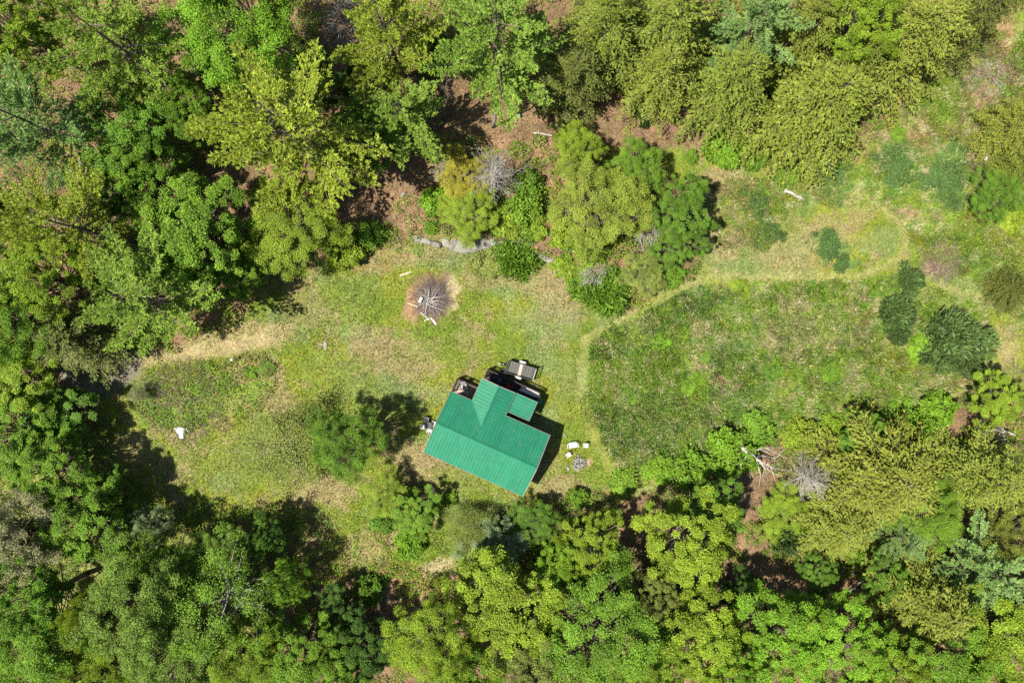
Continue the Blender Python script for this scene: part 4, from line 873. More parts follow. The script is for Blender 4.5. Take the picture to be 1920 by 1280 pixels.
# walls
wl, ww = Lh / 2 - .32, Wh - .38
def wallbox(x0, x1, y0, y1, z1): return MB().box(((x0 + x1) / 2, (y0 + y1) / 2, z1 / 2 - .15), (x1 - x0, y1 - y0, z1 + .3))
w = wallbox(-wl, wl, -ww, ww, EH + .03)
for e in (-1, 1):
    V = [(e * wl, -ww, EH + .03), (e * wl, ww, EH + .03), (e * wl, 0, RH - .2), (e * (wl - .12), -ww, EH + .03), (e * (wl - .12), ww, EH + .03), (e * (wl - .12), 0, RH - .2)]
    w.add(V, [(0, 1, 2), (5, 4, 3), (0, 3, 4, 1), (1, 4, 5, 2), (2, 5, 3, 0)])
w.build('wall', M_siding, cab)
wg = wallbox(WU - WHW + .25, WU + WHW - .25, ww + .005, WV1 - .3, WZ0 - .06)
V = [(WU - WHW + .25, WV1 - .3, WZ0 - .06), (WU + WHW - .25, WV1 - .3, WZ0 - .06), (WU, WV1 - .3, WZ1 - .17)]
wg.add(V + [(x, y - .1, z) for x, y, z in V], [(0, 2, 1), (3, 4, 5), (0, 1, 4, 3), (1, 2, 5, 4), (2, 0, 3, 5)]).build('wall', M_siding, cab)
wallbox(WU + WHW - .245, SU1 - .25, SV0 + .2, SV1 - .25, SZ1 - .15).build('wall', M_siding, cab)
def window(x, y, z, w_, h_, ny, nx=0):
    o = MB()
    tx, ty = (-ny, nx) if (nx or ny) else (1, 0)
    d = (w_, .05, h_) if ny else (.05, w_, h_)
    f = MB()
    for sx in (-1, 1):
        f.box((sx * w_ / 2 if ny else 0, 0 if ny else sx * w_ / 2, 0), (.08, .07, h_ + .08) if ny else (.07, .08, h_ + .08))
        f.box((0, 0, sx * h_ / 2), (w_ - .085, .066, .08) if ny else (.066, w_ - .085, .08))
    win = f.build('window', M_frame, cab, (x, y, z))
    MB().box((0, 0, 0), (w_ - .08, .03, h_ - .08) if ny else (.03, w_ - .08, h_ - .08)).build('pane', M_glass, win)
    MB().box((nx * .04, ny * .04, -h_ / 2 - .06), (w_ + .14, .14, .03) if ny else (.14, w_ + .14, .03)).build('sill', M_frame, win)
for x in (2.1, 3.6): window(x, ww + .02, 1.7, .9, 1.0, 1)
window(-4.2, ww + .02, 1.7, .8, 1.0, 1)
for x in (-3.4, -1.2, 1.4, 3.4): window(x, -ww - .02, 1.7, 1.0, 1.1, -1)
for v in (-1.2, 1.2): window(wl + .02, v, 1.7, .9, 1.1, 0, 1); window(-wl - .02, v, 1.7, .9, 1.1, 0, -1)
dr = MB().box((-3.1, ww + .03, 1.52), (.86, .05, 1.98), ch=.01).build('door', M_frame, cab)
MB().lathe([(.03, 0), (.035, .03), (.02, .05)], 8, (-2.78, ww + .06, 1.5), (-math.pi / 2, 0, 0)).build('handle', M_galv, dr)
dr = MB().box((-1.2, WV1 - .27, 1.5), (.86, .05, 1.96), ch=.01).build('door', M_darkw, cab)
MB().lathe([(.03, 0), (.035, .03), (.02, .05)], 8, (-.88, WV1 - .245, 1.5), (-math.pi / 2, 0, 0)).build('handle', M_galv, dr)
# decks: west of the wing and along its north side
def deck(u0, u1, v0, v1, z, along='u', mat=M_deckw):
    d = MB().box(((u0 + u1) / 2, (v0 + v1) / 2, z - .12), (u1 - u0, v1 - v0, .16)).build('deck', M_darkw, cab)
    n = int((v1 - v0) / .145); w_ = (v1 - v0) / n; me = MB().box((0, 0, 0), (u1 - u0 + .03, w_ - .018, .035)).mesh('plank', mat)
    for i in range(n): link('plank', me, d, ((u0 + u1) / 2 + random.Random(i).uniform(-.012, .012), v0 + (i + .5) * w_, z - .018))
    for uu in (u0 + .08, u1 - .08):
        for vv in (v0 + .1, v1 - .08): MB().box((uu, vv, (z - .2) / 2 - .1), (.1, .1, z + .0)).build('deck_post', M_darkw, d)
    return d
def railing(pts, z, h=.92, mat=M_darkw):
    r = MB()
    for a, b in zip(pts[:-1], pts[1:]):
        A = Vector((a[0], a[1], 0)); B = Vector((b[0], b[1], 0)); L_ = (B - A).length
        r.bar(A + Vector((0, 0, z + h)), B + Vector((0, 0, z + h)), .10, .04); r.bar(A + Vector((0, 0, z + .12)), B + Vector((0, 0, z + .12)), .04, .06)
        n = max(2, int(L_ / .14))
        for i in range(1, n): p = A.lerp(B, i / n); r.bar(p + Vector((0, 0, z + .12)), p + Vector((0, 0, z + h - .02)), .035)
    o = r.build('railing', mat, cab)
    for p in pts: MB().box((p[0], p[1], z + h / 2), (.09, .09, h + .1), ch=.008).build('post', mat, o)
deck(-5.05, -2.90, 2.72, 4.28, .50); railing([(-5.0, 2.85), (-5.0, 4.22), (-2.95, 4.22)], .50)
deck(-2.78, 2.75, WV1 - .28, 6.25, .50, mat=M_darkw); railing([(-2.72, 5.4), (-2.72, 6.2), (-1.7, 6.2)], .50); railing([(-.5, 6.2), (2.70, 6.2), (2.70, 5.2)], .50)
for k in range(2): MB().box((-1.1, 6.25 + .16 + .28 * k, .40 - .17 * k), (1.1, .28, .05)).build('step', M_darkw, cab)

def on_cab(u, v, z): return cab.matrix_world @ Vector((u, v, z)) if False else Vector((-2.33 + u * math.cos(HA) - v * math.sin(HA), -9.44 + u * math.sin(HA) + v * math.cos(HA), z))
# things on the decks
t = thing('deck_chair', 'grey canvas deck chair on the small deck left of the cross gable', 'chair', on_cab(-4.15, 3.75, .50), HA + .5)
MB().box((0, 0, .36), (.55, .60, .06), rx=.1, ch=.015).build('seat', M_tarp, t)
MB().box((0, .36, .72), (.55, .06, .75), rx=-.35, ch=.015).build('backrest', M_tarp, t)
for sx in (-1, 1):
    MB().bar((sx * .29, -.3, 0), (sx * .29, .35, .62), .035).build('leg', M_galv, t); MB().bar((sx * .32, .32, 0), (sx * .32, -.28, .58), .035).build('leg', M_galv, t)
t = thing('plank', 'pinkish plank lying across the small deck', 'plank', on_cab(-4.0, 3.25, .50), HA + .35)
MB().box((0, 0, .02), (1.1, .22, .035), ch=.004).build('board', M_pinkw, t)
t = thing('lumber_stack', 'stack of bleached white boards on the dark back deck', 'lumber', on_cab(1.72, 5.86, .50), HA + .02)
rr = random.Random(4)
for i in range(4): MB().box((-.9 + .6 * i, 0, .22), (.09, .56, .44)).build('bearer', M_darkw, t)
for k in range(3):
    for i in range(5 - k): MB().box((rr.uniform(-.1, .1) + (.25 if (i + k) % 2 else 0), -.22 + i * .115 + k * .03, .46 + k * .05), (2.0 - rr.uniform(0, .5), .095, .042), rr.uniform(-.025, .025), ch=.003).build('board', M_white if (i + k) % 2 else M_bleach, t)
t = thing('flower_pot', 'terracotta pot of red flowers in shade on the back deck', 'flower pot', on_cab(-.25, 5.45, .50), 0)
MB().lathe([(.12, 0), (.17, .26), (.19, .26), (.19, .30), (.15, .30)], 12).build('pot', M_terra, t, smooth=True)
V, F = kites(np.random.default_rng(2).normal(0, .13, (160, 3)) * np.array([1, 1, .6]) + np.array([0, 0, .45]), unit(np.random.default_rng(3).normal(size=(160, 3))), unit(np.random.default_rng(4).normal(size=(160, 3))), np.full(160, .1), np.full(160, .04))
link('blossom', mesh_np('blossom', V, F, M_red), t)
t = thing('grill', 'black covered grill in the shade on the back deck', 'grill', on_cab(-1.9, 5.75, .50), HA)
MB().box((0, 0, .55), (.8, .45, .5), ch=.05).build('body', M_black, t); MB().box((0, 0, .88), (.74, .42, .18), ch=.07).build('lid', M_black, t)
for sx in (-1, 1):
    for sy in (-1, 1): MB().bar((sx * .34, sy * .18, 0), (sx * .34, sy * .18, .32), .04).build('leg', M_black, t)
MB().box((.58, 0, .74), (.30, .40, .03)).build('side_shelf', M_grey, t)
t = thing('rain_barrel', 'green rain barrel at the outer corner of the low lean-to roof', 'barrel', on_cab(3.0, 5.45, 0), 0)
MB().lathe([(.24, 0), (.29, .15), (.31, .5), (.29, .85), (.25, 1.0)], 18).build('body', M_barrel, t, smooth=True)
MB().lathe([(.26, 1.0), (.26, 1.04), (.10, 1.06)], 18).build('lid', M_barrel, t); MB().lathe([(.30, .30), (.325, .32), (.30, .34)], 18).build('hoop', M_black, t)

# ------------------------------------------------------------------ white plastic furniture
def chair(label, px, py, rz, group='white plastic chairs', sc=1.0, name='lawn_chair'):
    x, y = P2W(px, py, .45); t = thing(name, label, 'chair', (x, y, tz(x, y)), rz, group, (sc, sc, sc))
    MB().box((0, -.02, .42), (.50, .50, .04), ch=.012).build('seat', M_white, t)
    b = MB(); b.box((0, .29, .86), (.46, .04, .07), rx=-.18, ch=.01)
    for i in range(5): b.box((-.18 + i * .09, .255, .65), (.055, .025, .46), rx=-.18)
    b.build('backrest', M_white, t)
    for sx in (-1, 1):
        MB().box((sx * .265, .02, .63), (.06, .48, .035), ch=.01).build('armrest', M_white, t)
        for sy in (-1, 1): MB().bar((sx * .26, sy * .24, 0), (sx * .25, sy * .20, .62), .045).build('leg', M_white, t)
    return t
tx, ty = P2W(803, 797.5, .7)
tb = thing('patio_table', 'grey square patio table between four white chairs beside the cabin gable', 'table', (tx, ty, tz(tx, ty)), math.radians(-12))
MB().box((0, 0, .70), (.62, .62, .03), ch=.008).build('table_top', M_grey, tb)
for sx in (-1, 1):
    for sy in (-1, 1): MB().bar((sx * .27, sy * .27, 0), (sx * .27, sy * .27, .69), .04).build('leg', M_grey, tb)
a0 = math.radians(-12)
for (px, py, r_, lab) in ((799, 786.5, 0, 'white chair on the upper side of the grey patio table'), (812.5, 794, -math.pi / 2, 'white chair between the patio table and cabin wall'),
                         (793.5, 800, math.pi / 2, 'white chair on the outer left side of the patio table'), (804.5, 808, math.pi, 'white chair on the lower side of the grey patio table')):
    chair(lab, px, py, r_ + a0, 'white chairs round the patio table', .80)
chair('white chair right of the white garden settee by the fire ring', 1098.5, 835, math.radians(-4), 'white chairs near the fire ring', .82)
chair('white chair below the white settee, turned to the fire ring', 1066, 852.5, math.radians(32), 'white chairs near the fire ring', .82)
x, y = P2W(1074, 834.5, .45)
t = thing('garden_settee', 'white curved garden settee near the stone fire ring', 'settee', (x, y, tz(x, y)), math.radians(9), None, (.88, .88, .9))
MB().box((0, -.02, .42), (.98, .52, .05), ch=.015).build('seat', M_white, t)
arc = [(-.58, -.28, .62), (-.60, -.02, .64), (-.53, .20, .72), (-.36, .31, .80), (-.12, .35, .84), (.12, .35, .84), (.36, .31, .80), (.53, .20, .72), (.60, -.02, .64), (.58, -.28, .62)]
MB().tube(arc, .045, 8).build('back_rail', M_white, t, smooth=True)
b = MB()
for i in range(11):
    u = i / 10; k = min(8, int(u * 9)); f = u * 9 - k; p = Vector(arc[k]).lerp(Vector(arc[k + 1]), f); b.bar((p.x * .86, p.y * .80, .42), p, .035, .02)
b.build('backrest', M_white, t)
for sx in (-1, 1):
    for sy in (-.24, .2): MB().bar((sx * .46, sy, 0), (sx * .45, sy, .41), .05).build('leg', M_white, t)

# ------------------------------------------------------------------ stones
def stone_mesh(seed, mat, sx=1, sy=1, sz=.5, n=9):
    r = random.Random(seed); V = []; F = []
    rings = [(0.0, -.5), (.82, -.38), (1.0, 0), (.86, .34), (.5, .52)]
    ph = [r.uniform(.72, 1.15) for _ in range(n)]
    for q, z in rings[1:]:
        for i in range(n):
            a = 2 * math.pi * i / n; rr_ = q * ph[i] * r.uniform(.9, 1.08); V.append((math.cos(a) * rr_ * sx * .5, math.sin(a) * rr_ * sy * .5, (z + r.uniform(-.06, .06)) * sz))
    for j in range(3):
        for i in range(n): F.append((j * n + i, j * n + (i + 1) % n, (j + 1) * n + (i + 1) % n, (j + 1) * n + i))
    F.append(tuple(3 * n + i for i in range(n))); F.append(tuple(reversed(range(n))))
    me = bpy.data.meshes.new('stone'); me.from_pydata(V, [], F); me.update(); me.materials.append(mat); return me
def stone(px, py, w_, d_, h_, rz, label, mat=M_rockpale, name='stone', seed=1):
    x, y = P2W(px, py, h_); o = link(name, stone_mesh(seed, mat, w_, d_, h_ * 2), None, (x, y, tz(x, y)), (0, 0, rz)); return tag(o, label, 'stone')
stone(610, 648, .52, 1.05, .10, .06, 'pale flat stone set in the lawn left of the brush pile', seed=3)
stone(1065.5, 878, .46, .56, .16, .4, 'pale round-edged stone left of the fire ring', seed=4)
stone(1059.5, 816, .34, .44, .12, .9, 'small grey stone in grass above the white settee', M_rock, seed=5)
stone(757, 366, .7, .6, .3, .2, 'grey boulder on brown forest floor left of the bare dead tree', M_rockpale, seed=6)
stone(250, 741, .5, .7, .2, .2, 'pale stone at the left tip of the rough lawn island', M_rockpale, seed=7)
stone(369, 717, .55, .4, .2, .5, 'pale stone in the middle of the rough lawn island', M_rockpale, seed=8)
stone(781, 643, .18, .16, .05, .5, 'tiny white stone on the lawn below the brush pile', M_rockpale, seed=9)
stone(1065, 605, .22, .2, .06, .2, 'tiny pale stone on the lawn near the start of the trail', M_rockpale, seed=10)
stone(1843, 574, .35, .3, .1, .2, 'pale stone on the mown trail near the right edge', M_rockpale, seed=11)
stone(1060, 873, .16, .18, .06, .1, 'tiny pale stone between the round-edged stone and fire ring', M_rockpale, seed=12)
# fire ring
x, y = P2W(1086, 869, .1); fp = thing('fire_ring', 'ring of pale stones around grey ash right of the cabin', 'fire pit', (x, y, tz(x, y)))
rr = random.Random(9)
for i in range(15):
    a = i / 15 * 6.283 + rr.uniform(-.1, .1); R_ = .58 + rr.uniform(-.05, .07)
    link('stone', stone_mesh(30 + i, M_rockpale if i % 4 else M_rock, rr.uniform(.18, .32), rr.uniform(.16, .26), .34), fp, (math.cos(a) * R_, math.sin(a) * R_, .07), (0, 0, a))
link('stone', stone_mesh(60, M_rockpale, .32, .24, .3), fp, (-.10, .78, .06), (0, 0, .8))
link('ash_bed', stone_mesh(61, M_ash, 1.15, 1.15, .16, 14), fp, (0, 0, .02))
for i in range(6):
    a = rr.uniform(0, 3.14); MB().tube([(math.cos(a) * -.35, math.sin(a) * -.35, .10 + .02 * i), (math.cos(a) * .35, math.sin(a) * .35, .13 + .02 * i)], [.035, .025], 6).build('charred_log', M_rock if i % 2 else M_black, fp)
for i, (dx, dy) in enumerate(((.85, .12), (1.05, -.1), (.95, .3))):
    x2, y2 = x + dx, y + dy; tag(link('flat_stone', stone_mesh(70 + i, M_brick, .36, .30, .14), None, (x2, y2, tz(x2, y2)), (0, 0, i)), ('reddish flat stone touching the right side of the fire ring', 'reddish flat stone farthest right of the fire ring', 'reddish flat stone at the upper right of the fire ring')[i], 'stone', 'reddish stones beside the fire ring')
# rock ledge
lx, ly = P2W(905, 458); led = thing('rock_ledge', 'low pale grey rock ledge along the top of the lawn', 'rock ledge', (lx, ly, 0))
rr = random.Random(12)
for i, (px, py, w_, d_, h_, rz, m_) in enumerate([(782, 444, 1.0, .6, .7, -.3, 0), (800, 450, 1.3, .6, .7, -.25, 0), (818, 456, 1.0, .5, .6, -.3, 1), (836, 452, 1.1, .8, .8, -.9, 0), (850, 456, 1.0, 1.0, .9, .3, 1), (866, 462, 1.7, 1.1, .9, -.3, 0),
        (884, 464, 1.1, .7, .8, -.1, 1), (897, 460, .9, .9, 1.0, .2, 1), (911, 455, 1.3, 1.3, 1.0, .5, 0), (925, 452, .9, .7, .9, -.5, 0), (938, 455, 1.0, .7, .8, .1, 1), (952, 452, .9, .5, .7, -.1, 1), (966, 454, 1.2, .6, .8, -.2, 0), (980, 460, .9, .5, .7, -.6, 1),
        (996, 466, .8, .5, .6, -.5, 1), (1010, 474, 1.0, .5, .6, -.6, 0), (1022, 482, 1.0, .5, .6, -.35, 0), (1034, 487, 1.2, .6, .55, -.25, 0)]):
    x, y = P2W(px, py, .4); link('rock', stone_mesh(100 + i, M_rock if m_ else M_rockpale, w_ * 1.3, d_ * 1.25, h_, 8), led, (x - lx, y - ly - .12, .25), (rr.uniform(-.15, .15), rr.uniform(-.15, .15), rz))

# ------------------------------------------------------------------ utility trailer
x, y = P2W(976, 694, .6)
tr = thing('utility_trailer', 'small black utility trailer with slatted bed parked above the cabin', 'trailer', (x, y, tz(x, y)), math.radians(-17))
f = MB()
for s in (-1, 1):
    f.box((0, s * .62, .52), (2.62, .07, .10)); f.box((s * 1.31, 0, .52), (.07, 1.31, .10)); f.box((0, s * .62, .86), (2.62, .05, .05))
    for i in range(5): f.box((-1.3 + i * .65, s * .62, .70), (.05, .05, .30))
f.box((-1.31, 0, .86), (.05, 1.29, .05))
for i in range(4): f.box((-.8 + i * .53, 0, .47), (.05, 1.2, .06))
f.build('frame', M_black, tr); MB().box((0, 0, .505), (2.54, 1.18, .012)).build('gap_shade_sheet', M_black, tr)  # black sheet added below the slats, stands in for shade in the gaps
pl = MB().box((0, 0, 0), (2.50, .060, .035), ch=.004).mesh('plank', M_oldplank)
for i in range(7): link('plank', pl, tr, (rr.uniform(-.02, .02), -.51 + i * .17, .545))
MB().box((-.02, 0, .595), (.30, 1.18, .04), rz=.04, ch=.004).build('cross_board', M_pinkw, tr)
for s in (-1, 1):
    fd = MB(); prof = [(-.36, .36), (-.30, .56), (-.14, .66), (.14, .66), (.30, .56), (.36, .36)]
    V = [(a, s * .66, z) for a, z in prof] + [(a, s * .90, z) for a, z in prof]; fd.add(V, [(i, i + 1, i + 7, i + 6) for i in range(5)]).build('fender', M_white, tr)
    wh = MB().lathe([(.16, -.09), (.29, -.09), (.31, -.05), (.31, .05), (.29, .09), (.16, .09)], 18, (0, s * .78, .31), (math.pi / 2, 0, 0)).build('wheel', M_tyre, tr, smooth=False)
    MB().lathe([(.15, -.06), (.15, .06), (.05, .08)], 14, (0, s * .78, .31), (math.pi / 2 * (1 if s < 0 else -1), 0, 0)).build('rim', M_galv, wh)
MB().bar((-1.32, .45, .47), (-1.95, .0, .47), .06, .08).bar((-1.32, -.45, .47), (-1.95, 0, .47), .06, .08).bar((-1.32, 0, .47), (-1.98, 0, .47), .06, .08).build('tongue', M_black, tr)
MB().box((-2.13, 0, .50), (.34, .09, .09), ch=.02).build('coupler', M_galv, tr)
MB().tube([(-1.75, .1, .10), (-1.75, .1, .85)], .035, 8).build('jack', M_galv, tr)
rg = MB()
for s in (-1, 1): rg.box((1.38, s * .58, .98), (.05, .05, .92))
rg.box((1.38, 0, 1.44), (.05, 1.2, .05)); rg.box((1.38, 0, .54), (.05, 1.2, .05))
for i in range(8): rg.box((1.38, -.5 + i * .143, .98), (.02, .03, .9))
rg.build('ramp_gate', M_galv, tr)

# ------------------------------------------------------------------ brush pile with boards
x, y = P2W(808, 560, .3); bp_ = thing('brush_pile', 'round pile of grey and brown brush on a burnt patch of the lawn', 'brush pile', (x, y, tz(x, y)))
def twig_mesh(name, n, mat, R_, seed, lmin, lmax, rad, hz, cx=0, cy=0, radial=.7):
    r = np.random.default_rng(seed); parts = []
    for i in range(n):
        a = r.uniform(0, 6.28); q = R_ * math.sqrt(r.random()); p = np.array([cx + math.cos(a) * q, cy + math.sin(a) * q, 0.0]); p[2] = hz * (1 - (q / R_) ** 2) * r.uniform(.4, 1) + .04
        d = (a if r.random() < radial else r.uniform(0, 6.28)) + r.normal(0, .5); l = r.uniform(lmin, lmax); e = p + np.array([math.cos(d), math.sin(d), r.uniform(-.25, .12)]) * l; e[2] = max(.02, e[2])
        m = (p + e) / 2 + r.normal(0, .04 * l, 3); parts.append(tube([p, m, e], [rad, rad * .75, rad * .35], 4))
    V, F = join(parts); return mesh_np(name, V, F, mat)
tag(link('twigs', twig_mesh('twigs', 560, M_deadbrown, 1.35, 5, .4, 1.5, .017, .45, .1, .1, .35), bp_), kind='stuff')
tag(link('twigs', twig_mesh('twigs', 150, M_dead, 1.3, 6, .4, 1.4, .016, .55, -.1, -.1, .3), bp_), kind='stuff')
rr = random.Random(3)
for i in range(9):
    a = rr.uniform(0, 6.28); l = rr.uniform(.9, 1.8); cx, cy = -.15 + rr.uniform(-.3, .3), -.2 + rr.uniform(-.4, .4)
    MB().tube([(cx, cy, .62), (cx + math.cos(a) * l * .5, cy + math.sin(a) * l * .5, .55 + rr.uniform(-.05, .12)), (cx + math.cos(a) * l, cy + math.sin(a) * l, .25)], [.045, .035, .018], 6).build('branch', M_dead, bp_)
def board(px, py, ln, wd, ang, label, mat, z=.03, th=.04):
    x, y = P2W(px, py); o = MB().box((0, 0, 0), (ln, wd, th), ch=.004).build('board', mat, None, (x, y, tz(x, y) + z), (0, 0, math.radians(ang))); return tag(o, label, 'board', 'loose boards by the brush pile')
board(760.5, 513, 1.15, .17, 19, 'yellow board lying alone above the brush pile', M_tanw)
board(774, 571.5, 1.05, .11, -21, 'orange tan board on red earth at the left of brush pile', M_tanw, .10)
board(796, 592, 1.25, .10, -42, 'thin white board under the lower edge of the brush pile', M_bleach, .08)
board(813, 602, .80, .20, -52, 'wide white board below the brush pile', M_bleach, .06)
board(801, 599, .65, .09, 25, 'short white board crossing the other boards below brush pile', M_bleach, .12)
board(790, 563, .55, .26, 62, 'pale board end leaning in the brush pile', M_bleach, .6)

# ------------------------------------------------------------------ white moulded cover on the left lawn
x, y = P2W(338, 808, .2); wc = thing('plastic_cover', 'bright white domed plastic object with tabs lying on the left lawn', 'plastic cover', (x, y, tz(x, y)), math.radians(4))
rr = random.Random(2); n = 18; mb = MB(); V = []; F = []
ph = [1 + .10 * math.sin(i * 1.05) + rr.uniform(-.05, .05) for i in range(n)]
for q, z in ((.46, .02), (.44, .14), (.36, .27), (.22, .35), (.06, .38)):
    for i in range(n): a = 2 * math.pi * i / n; V.append((math.cos(a) * q * ph[i], math.sin(a) * q * ph[i] * 1.02 + .03, z + rr.uniform(-.012, .012)))
for j in range(4):
    for i in range(n): F.append((j * n + i, j * n + (i + 1) % n, (j + 1) * n + (i + 1) % n, (j + 1) * n + i))
F.append(tuple(4 * n + i for i in range(n))); mb.add(V, F).build('dome', M_bright, wc, smooth=True)
for (cx, cy, sx_, sy_, rz) in ((0, -.46, .40, .30, 0), (0, -.66, .42, .08, -.06), (-.50, .24, .22, .16, .1), (-.50, .02, .20, .07, 0), (.60, .10, .34, .11, -.25), (.56, -.10, .30, .09, .35)):
    MB().box((cx, cy, .06), (sx_, sy_, .10), rz, ch=.03).build('tab', M_bright, wc)

# ------------------------------------------------------------------ dead wood, logs, bucket, post
def limb(name, pts, rad, label, mat=M_dead, twigs=0, seed=1, cat='log', spread=.6, tl=(.5, 1.4)):
    """pts: (px, py, height) along the log"""
    Wp = []
    for px, py, h in pts:
        x, y = P2W(px, py, h); Wp.append((x, y, tz(x, y) + h))
    b = Vector(Wp[0]); t = thing(name, label, cat, b)
    L0 = [tuple(Vector(p) - b) for p in Wp]
    n = 9; xs = np.linspace(0, len(L0) - 1, n); A = np.array(L0); pp = np.stack([np.interp(xs, range(len(L0)), A[:, k]) for k in range(3)], 1)
    r = np.random.default_rng(seed); pp[1:-1] += r.normal(0, .05, (n - 2, 3))
    MB().tube(pp, np.linspace(rad, rad * .35, n), 7).build('trunk', mat, t, smooth=True)
    ax = pp[-1] - pp[0]; ax /= np.linalg.norm(ax)
    for i in range(twigs):
        s = r.uniform(.45, 1); p = pp[0] * (1 - s) + pp[-1] * s; k = int(s * (n - 1)); p = pp[k]
        d = ax * r.uniform(.3, 1) + r.normal(0, spread, 3) * np.array([1, 1, .5]); d /= np.linalg.norm(d); l = r.uniform(*tl)
        e = p + d * l; e[2] = max(e[2], -b.z + .05 if b.z > .5 else .05); m = (p + e) / 2 + r.normal(0, .1 * l, 3)
        mb = MB().tube([p, m, e], [rad * .35, rad * .22, .008], 5)
        for _ in range(3):
            e2 = m + unit((d + r.normal(0, .6, 3))[None])[0] * l * .5; mb.tube([m, e2], [.014, .006], 3)
        mb.build('branch', mat, t)
    return t
limb('dead_snag', [(833, 228, 0), (836, 190, 4), (838, 140, 8)], .10, 'thin dark dead trunk standing between the top middle pines', M_bark, 10, 3, 'dead tree')
limb('dead_snag', [(925, 240, 0), (931, 205, 4), (936, 170, 7)], .16, 'leaning grey dead trunk left of the bright pine trunk', M_barkgrey, 0, 4, 'dead tree')
limb('fallen_log', [(1000, 251, .2), (1035, 256, .15), (1062, 260, .12)], .09, 'pale thin log on orange ground right of the bright pine trunk')
limb('fallen_log', [(1470, 358, .15), (1490, 366, .2), (1505, 375, .15)], .17, 'bleached driftwood log in the upper clearing', M_dead, 5, 6, 'log', .5, (.3, .7))
limb('fallen_log', [(1848, 300, .2), (1868, 272, .3), (1882, 248, .3), (1890, 225, .3)], .16, 'curved pale log along the right edge hemlock', M_dead, 4, 7)
limb('fallen_tree', [(1392, 838, 2.2), (1408, 851, 1.8), (1424, 864, 1.6)], .16, 'fallen dead tree with long drooping bare limbs below the meadow', M_dead, 16, 8, 'dead tree', .75, (1.4, 4.0))
limb('fallen_tree', [(1905, 815, .8), (1880, 808, 1.0), (1845, 800, 1.2)], .12, 'white fallen tree with bare forked branches on the right edge', M_dead, 18, 9, 'dead tree', .5, (.8, 2.2))
limb('fallen_tree', [(218, 316, 1.5), (175, 300, 1.4), (130, 322, 1.0)], .11, 'grey fallen branches over the dark gap in upper left woods', M_dead, 12, 10, 'dead tree', .7, (.8, 2.4))
limb('fallen_tree', [(425, 1160, 5), (445, 1140, 5.5), (470, 1120, 5)], .12, 'grey bare broken limb over the lower left woods', M_dead, 14, 11, 'dead tree', .7, (.8, 2.2))
limb('fallen_log', [(1445, 865, .3), (1460, 852, .3), (1473, 838, .3)], .13, 'short tan log left of the pale dead tree', M_log, 0, 12)
limb('fallen_log', [(130, 345, .4), (170, 350, .4), (208, 352, .3)], .12, 'straight grey log lying in the dark gap in upper left woods', M_barkgrey, 0, 13)
limb('fallen_log', [(1560, 1120, .2), (1600, 1105, .3), (1625, 1075, .3)], .10, 'dark fallen log in the brown gap of lower right woods', M_barkgrey, 8, 14, 'log', .7, (.4, 1.2))
limb('fallen_log', [(1845, 575, .1), (1820, 300, .1)][:1] + [(1870, 345, .2), (1852, 330, .2), (1838, 312, .2)], .07, 'thin white stick by the right edge tree', M_dead, 3, 15) if False else None
x, y = P2W(972, 218, .3); bk = thing('bucket', 'small blue bucket beside the pine trunk at top middle', 'bucket', (x, y, tz(x, y)))
MB().lathe([(.14, 0), (.19, .34), (.20, .34), (.20, .37), (.17, .37), (.13, .05)], 14).build('body', M_blue, bk, smooth=True)
MB().tube([(-.19, 0, .34), (-.12, .12, .44), (0, .17, .48), (.12, .12, .44), (.19, 0, .34)], .008, 5).build('handle', M_galv, bk)
x, y = P2W(435, 674, .9); lp = thing('garden_light', 'small white-topped garden post light on the rough lawn island', 'garden light', (x, y, tz(x, y)))
MB().tube([(0, 0, -.1), (0, 0, .85)], .03, 8).build('post', M_black, lp); MB().lathe([(.06, .85), (.13, .90), (.14, .96), (.05, 1.02)], 12).build('cap', M_white, lp)
# bare brush heaps
def heap(px, py, r_, n, mat, label, seed, h=.4, rad=.012, l=(.4, 1.0)):
    x, y = P2W(px, py, .2); t = thing('brush_heap', label, 'brush heap', (x, y, tz(x, y)))
    tag(link('twigs', twig_mesh('twigs', n, mat, r_ * G, seed, l[0], l[1], rad, h), t), kind='stuff')
heap(1766, 492, 34, 420, M_deadbrown, 'round heap of dry pinkish brush beside the trail junction', 21)
heap(1210, 440, 24, 150, M_dead, 'fan of bare grey twigs in the thicket beside the dense green tree', 22, 1.6, .016, (.8, 1.6))
heap(1112, 512, 26, 200, M_dead, 'tangle of white bare twigs above the big tufted trail shrub', 23, 1.4, .014)
heap(1855, 145, 40, 260, M_dead, 'pale dry brush on the slope in the top right corner', 24)
heap(1868, 300, 28, 180, M_deadbrown, 'dark brush heap against the right edge hemlock', 25, .8)
heap(1376, 925, 36, 260, M_deadbrown, 'dark brush heap in shade beside the fallen dead tree', 26)
heap(1895, 705, 28, 160, M_deadbrown, 'dark brush heap on the right edge above the white fallen tree', 27, .9)
heap(660, 45, 40, 220, M_dead, 'bare grey twiggy brush at the top edge left of olive pine', 28, 3.0, .016, (.8, 1.8))
heap(345, 750, 75, 420, M_deadbrown, 'thin dark twigs strewn over the rough lawn island', 29, .5, .018, (.5, 1.4))
heap(920, 1070, 26, 160, M_deadbrown, 'dark bare twigs above the widest yellow-green tree', 30, 1.5, .014)

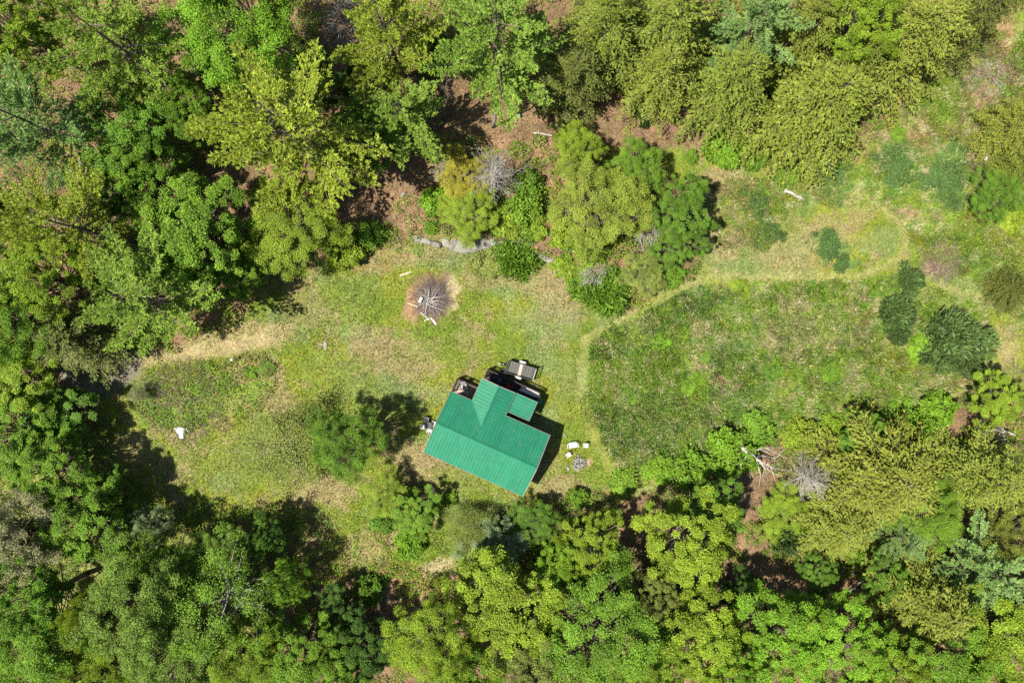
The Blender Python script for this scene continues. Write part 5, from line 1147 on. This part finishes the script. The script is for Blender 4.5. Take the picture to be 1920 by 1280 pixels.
# ------------------------------------------------------------------ undergrowth of the woods
def undergrowth(name, label, n, region, th0, bare, hmax, size, seed, pal):
    """low leafy plants: region(px, py) says where they may grow, bare lists open spots"""
    rng = np.random.default_rng(seed)
    x = rng.uniform(-52, 52, n); y = rng.uniform(-35, 35, n); px = x / G + 960; py = 640 - y / G
    wx = px + (fbm(px, py, 55, 5) - .5) * 50; wy = py + (fbm(px, py, 55, 7) - .5) * 50
    k = region(wx, wy); x, y, px, py = x[k], y[k], px[k], py[k]; n = len(x)
    m = fbm(px, py, 60, seed + 1); m2 = fbm(px, py, 22, seed + 2, 3); th = np.full(n, th0)
    for cx, cy, rx, ry in bare: th += .30 * np.clip(1.3 - ((px - cx) / rx) ** 2 - ((py - cy) / ry) ** 2, 0, 1)
    k = m * .5 + m2 * .5 > th + rng.normal(0, .02, n); x, y, px, py, m2 = x[k], y[k], px[k], py[k], m2[k]; n = len(x)
    h = np.clip((m2 - .35) * 4, .1, 1.2) * rng.random(n) ** .6 * hmax
    P = np.stack([x, y, terrain(x, y) + .03 + h], 1); N = unit(np.array([0, 0, 1.0]) + rng.normal(0, .45, (n, 3))); D = unit(np.cross(N, rng.normal(size=(n, 3))))
    s = rng.uniform(.6, 1.3, n) * size; V, F = kites(P, D, N, s, s * .34, .5)
    t = np.clip((fbm(px, py, 30, seed + 3) - .35) * 3.3, 0, .999) * len(pal); pc = np.array([LC.get(c) or C.get(c) for c in pal])
    col = pc[np.clip((t + rng.normal(0, .5, n)).astype(int), 0, len(pal) - 1)]
    tag(link(name, mesh_np(name, V, F, M_under, fattr={'bc': col, 'lv': rng.random(n), 'lh': rng.random(n)})), label, name.replace('_', ' '), kind='stuff')
M_under = leaf_mat('undergrowth_leaves', .38, .012, .45, from_attr='bc')
undergrowth('undergrowth', 'leafy green undergrowth between the trees', 560000, lambda a, b: poly_sd(a, b, CLEARING) < 0, .45, ((920, 215, 110, 60), (1240, 235, 130, 60), (650, 90, 60, 60), (760, 330, 60, 50), (640, 380, 90, 40), (420, 380, 60, 60), (1440, 1085, 90, 40), (1400, 920, 50, 40), (1590, 1110, 50, 40), (1720, 1050, 50, 40), (180, 730, 60, 40), (1900, 1030, 40, 40), (1190, 990, 40, 60), (690, 1130, 60, 50), (350, 90, 40, 70)), .9, .17, 91, ('deep', 'mid', 'yg'))
undergrowth('low_weeds', 'low scruffy weeds over the rough island and the clearing edges', 700000,
            lambda a, b: (poly_sd(a, b, ISLAND) > -4) | (poly_sd(a, b, UPPER) > 0) | ((poly_sd(a, b, MEADOW) > -10) & (b > 740 + .0 * a)) | ((a > 660) & (a < 860) & (b > 990) & (b < 1090)) | ((a > 860) & (a < 1050) & (b > 950) & (b < 1060)) | ((a > 600) & (a < 800) & (b > 430) & (b < 480)),
            .50, (), .30, .15, 95, ('olive', 'mid', 'yg', 'litter', 'deep', 'bri'))
undergrowth('island_weeds', 'dense dark and reddish weeds covering the rough lawn island', 500000, lambda a, b: poly_sd(a, b, ISLAND) > -6, .40, (), .38, .15, 115, ('deep', 'olive', 'litter', 'mid', 'orange', 'dark', 'yg'))
undergrowth('meadow_weeds', 'leafy weed tufts scattered through the tall meadow', 300000, lambda a, b: poly_sd(a, b, MEADOW) > 4, .555, (), .40, .15, 105, ('deep', 'bri', 'yg', 'mid'))
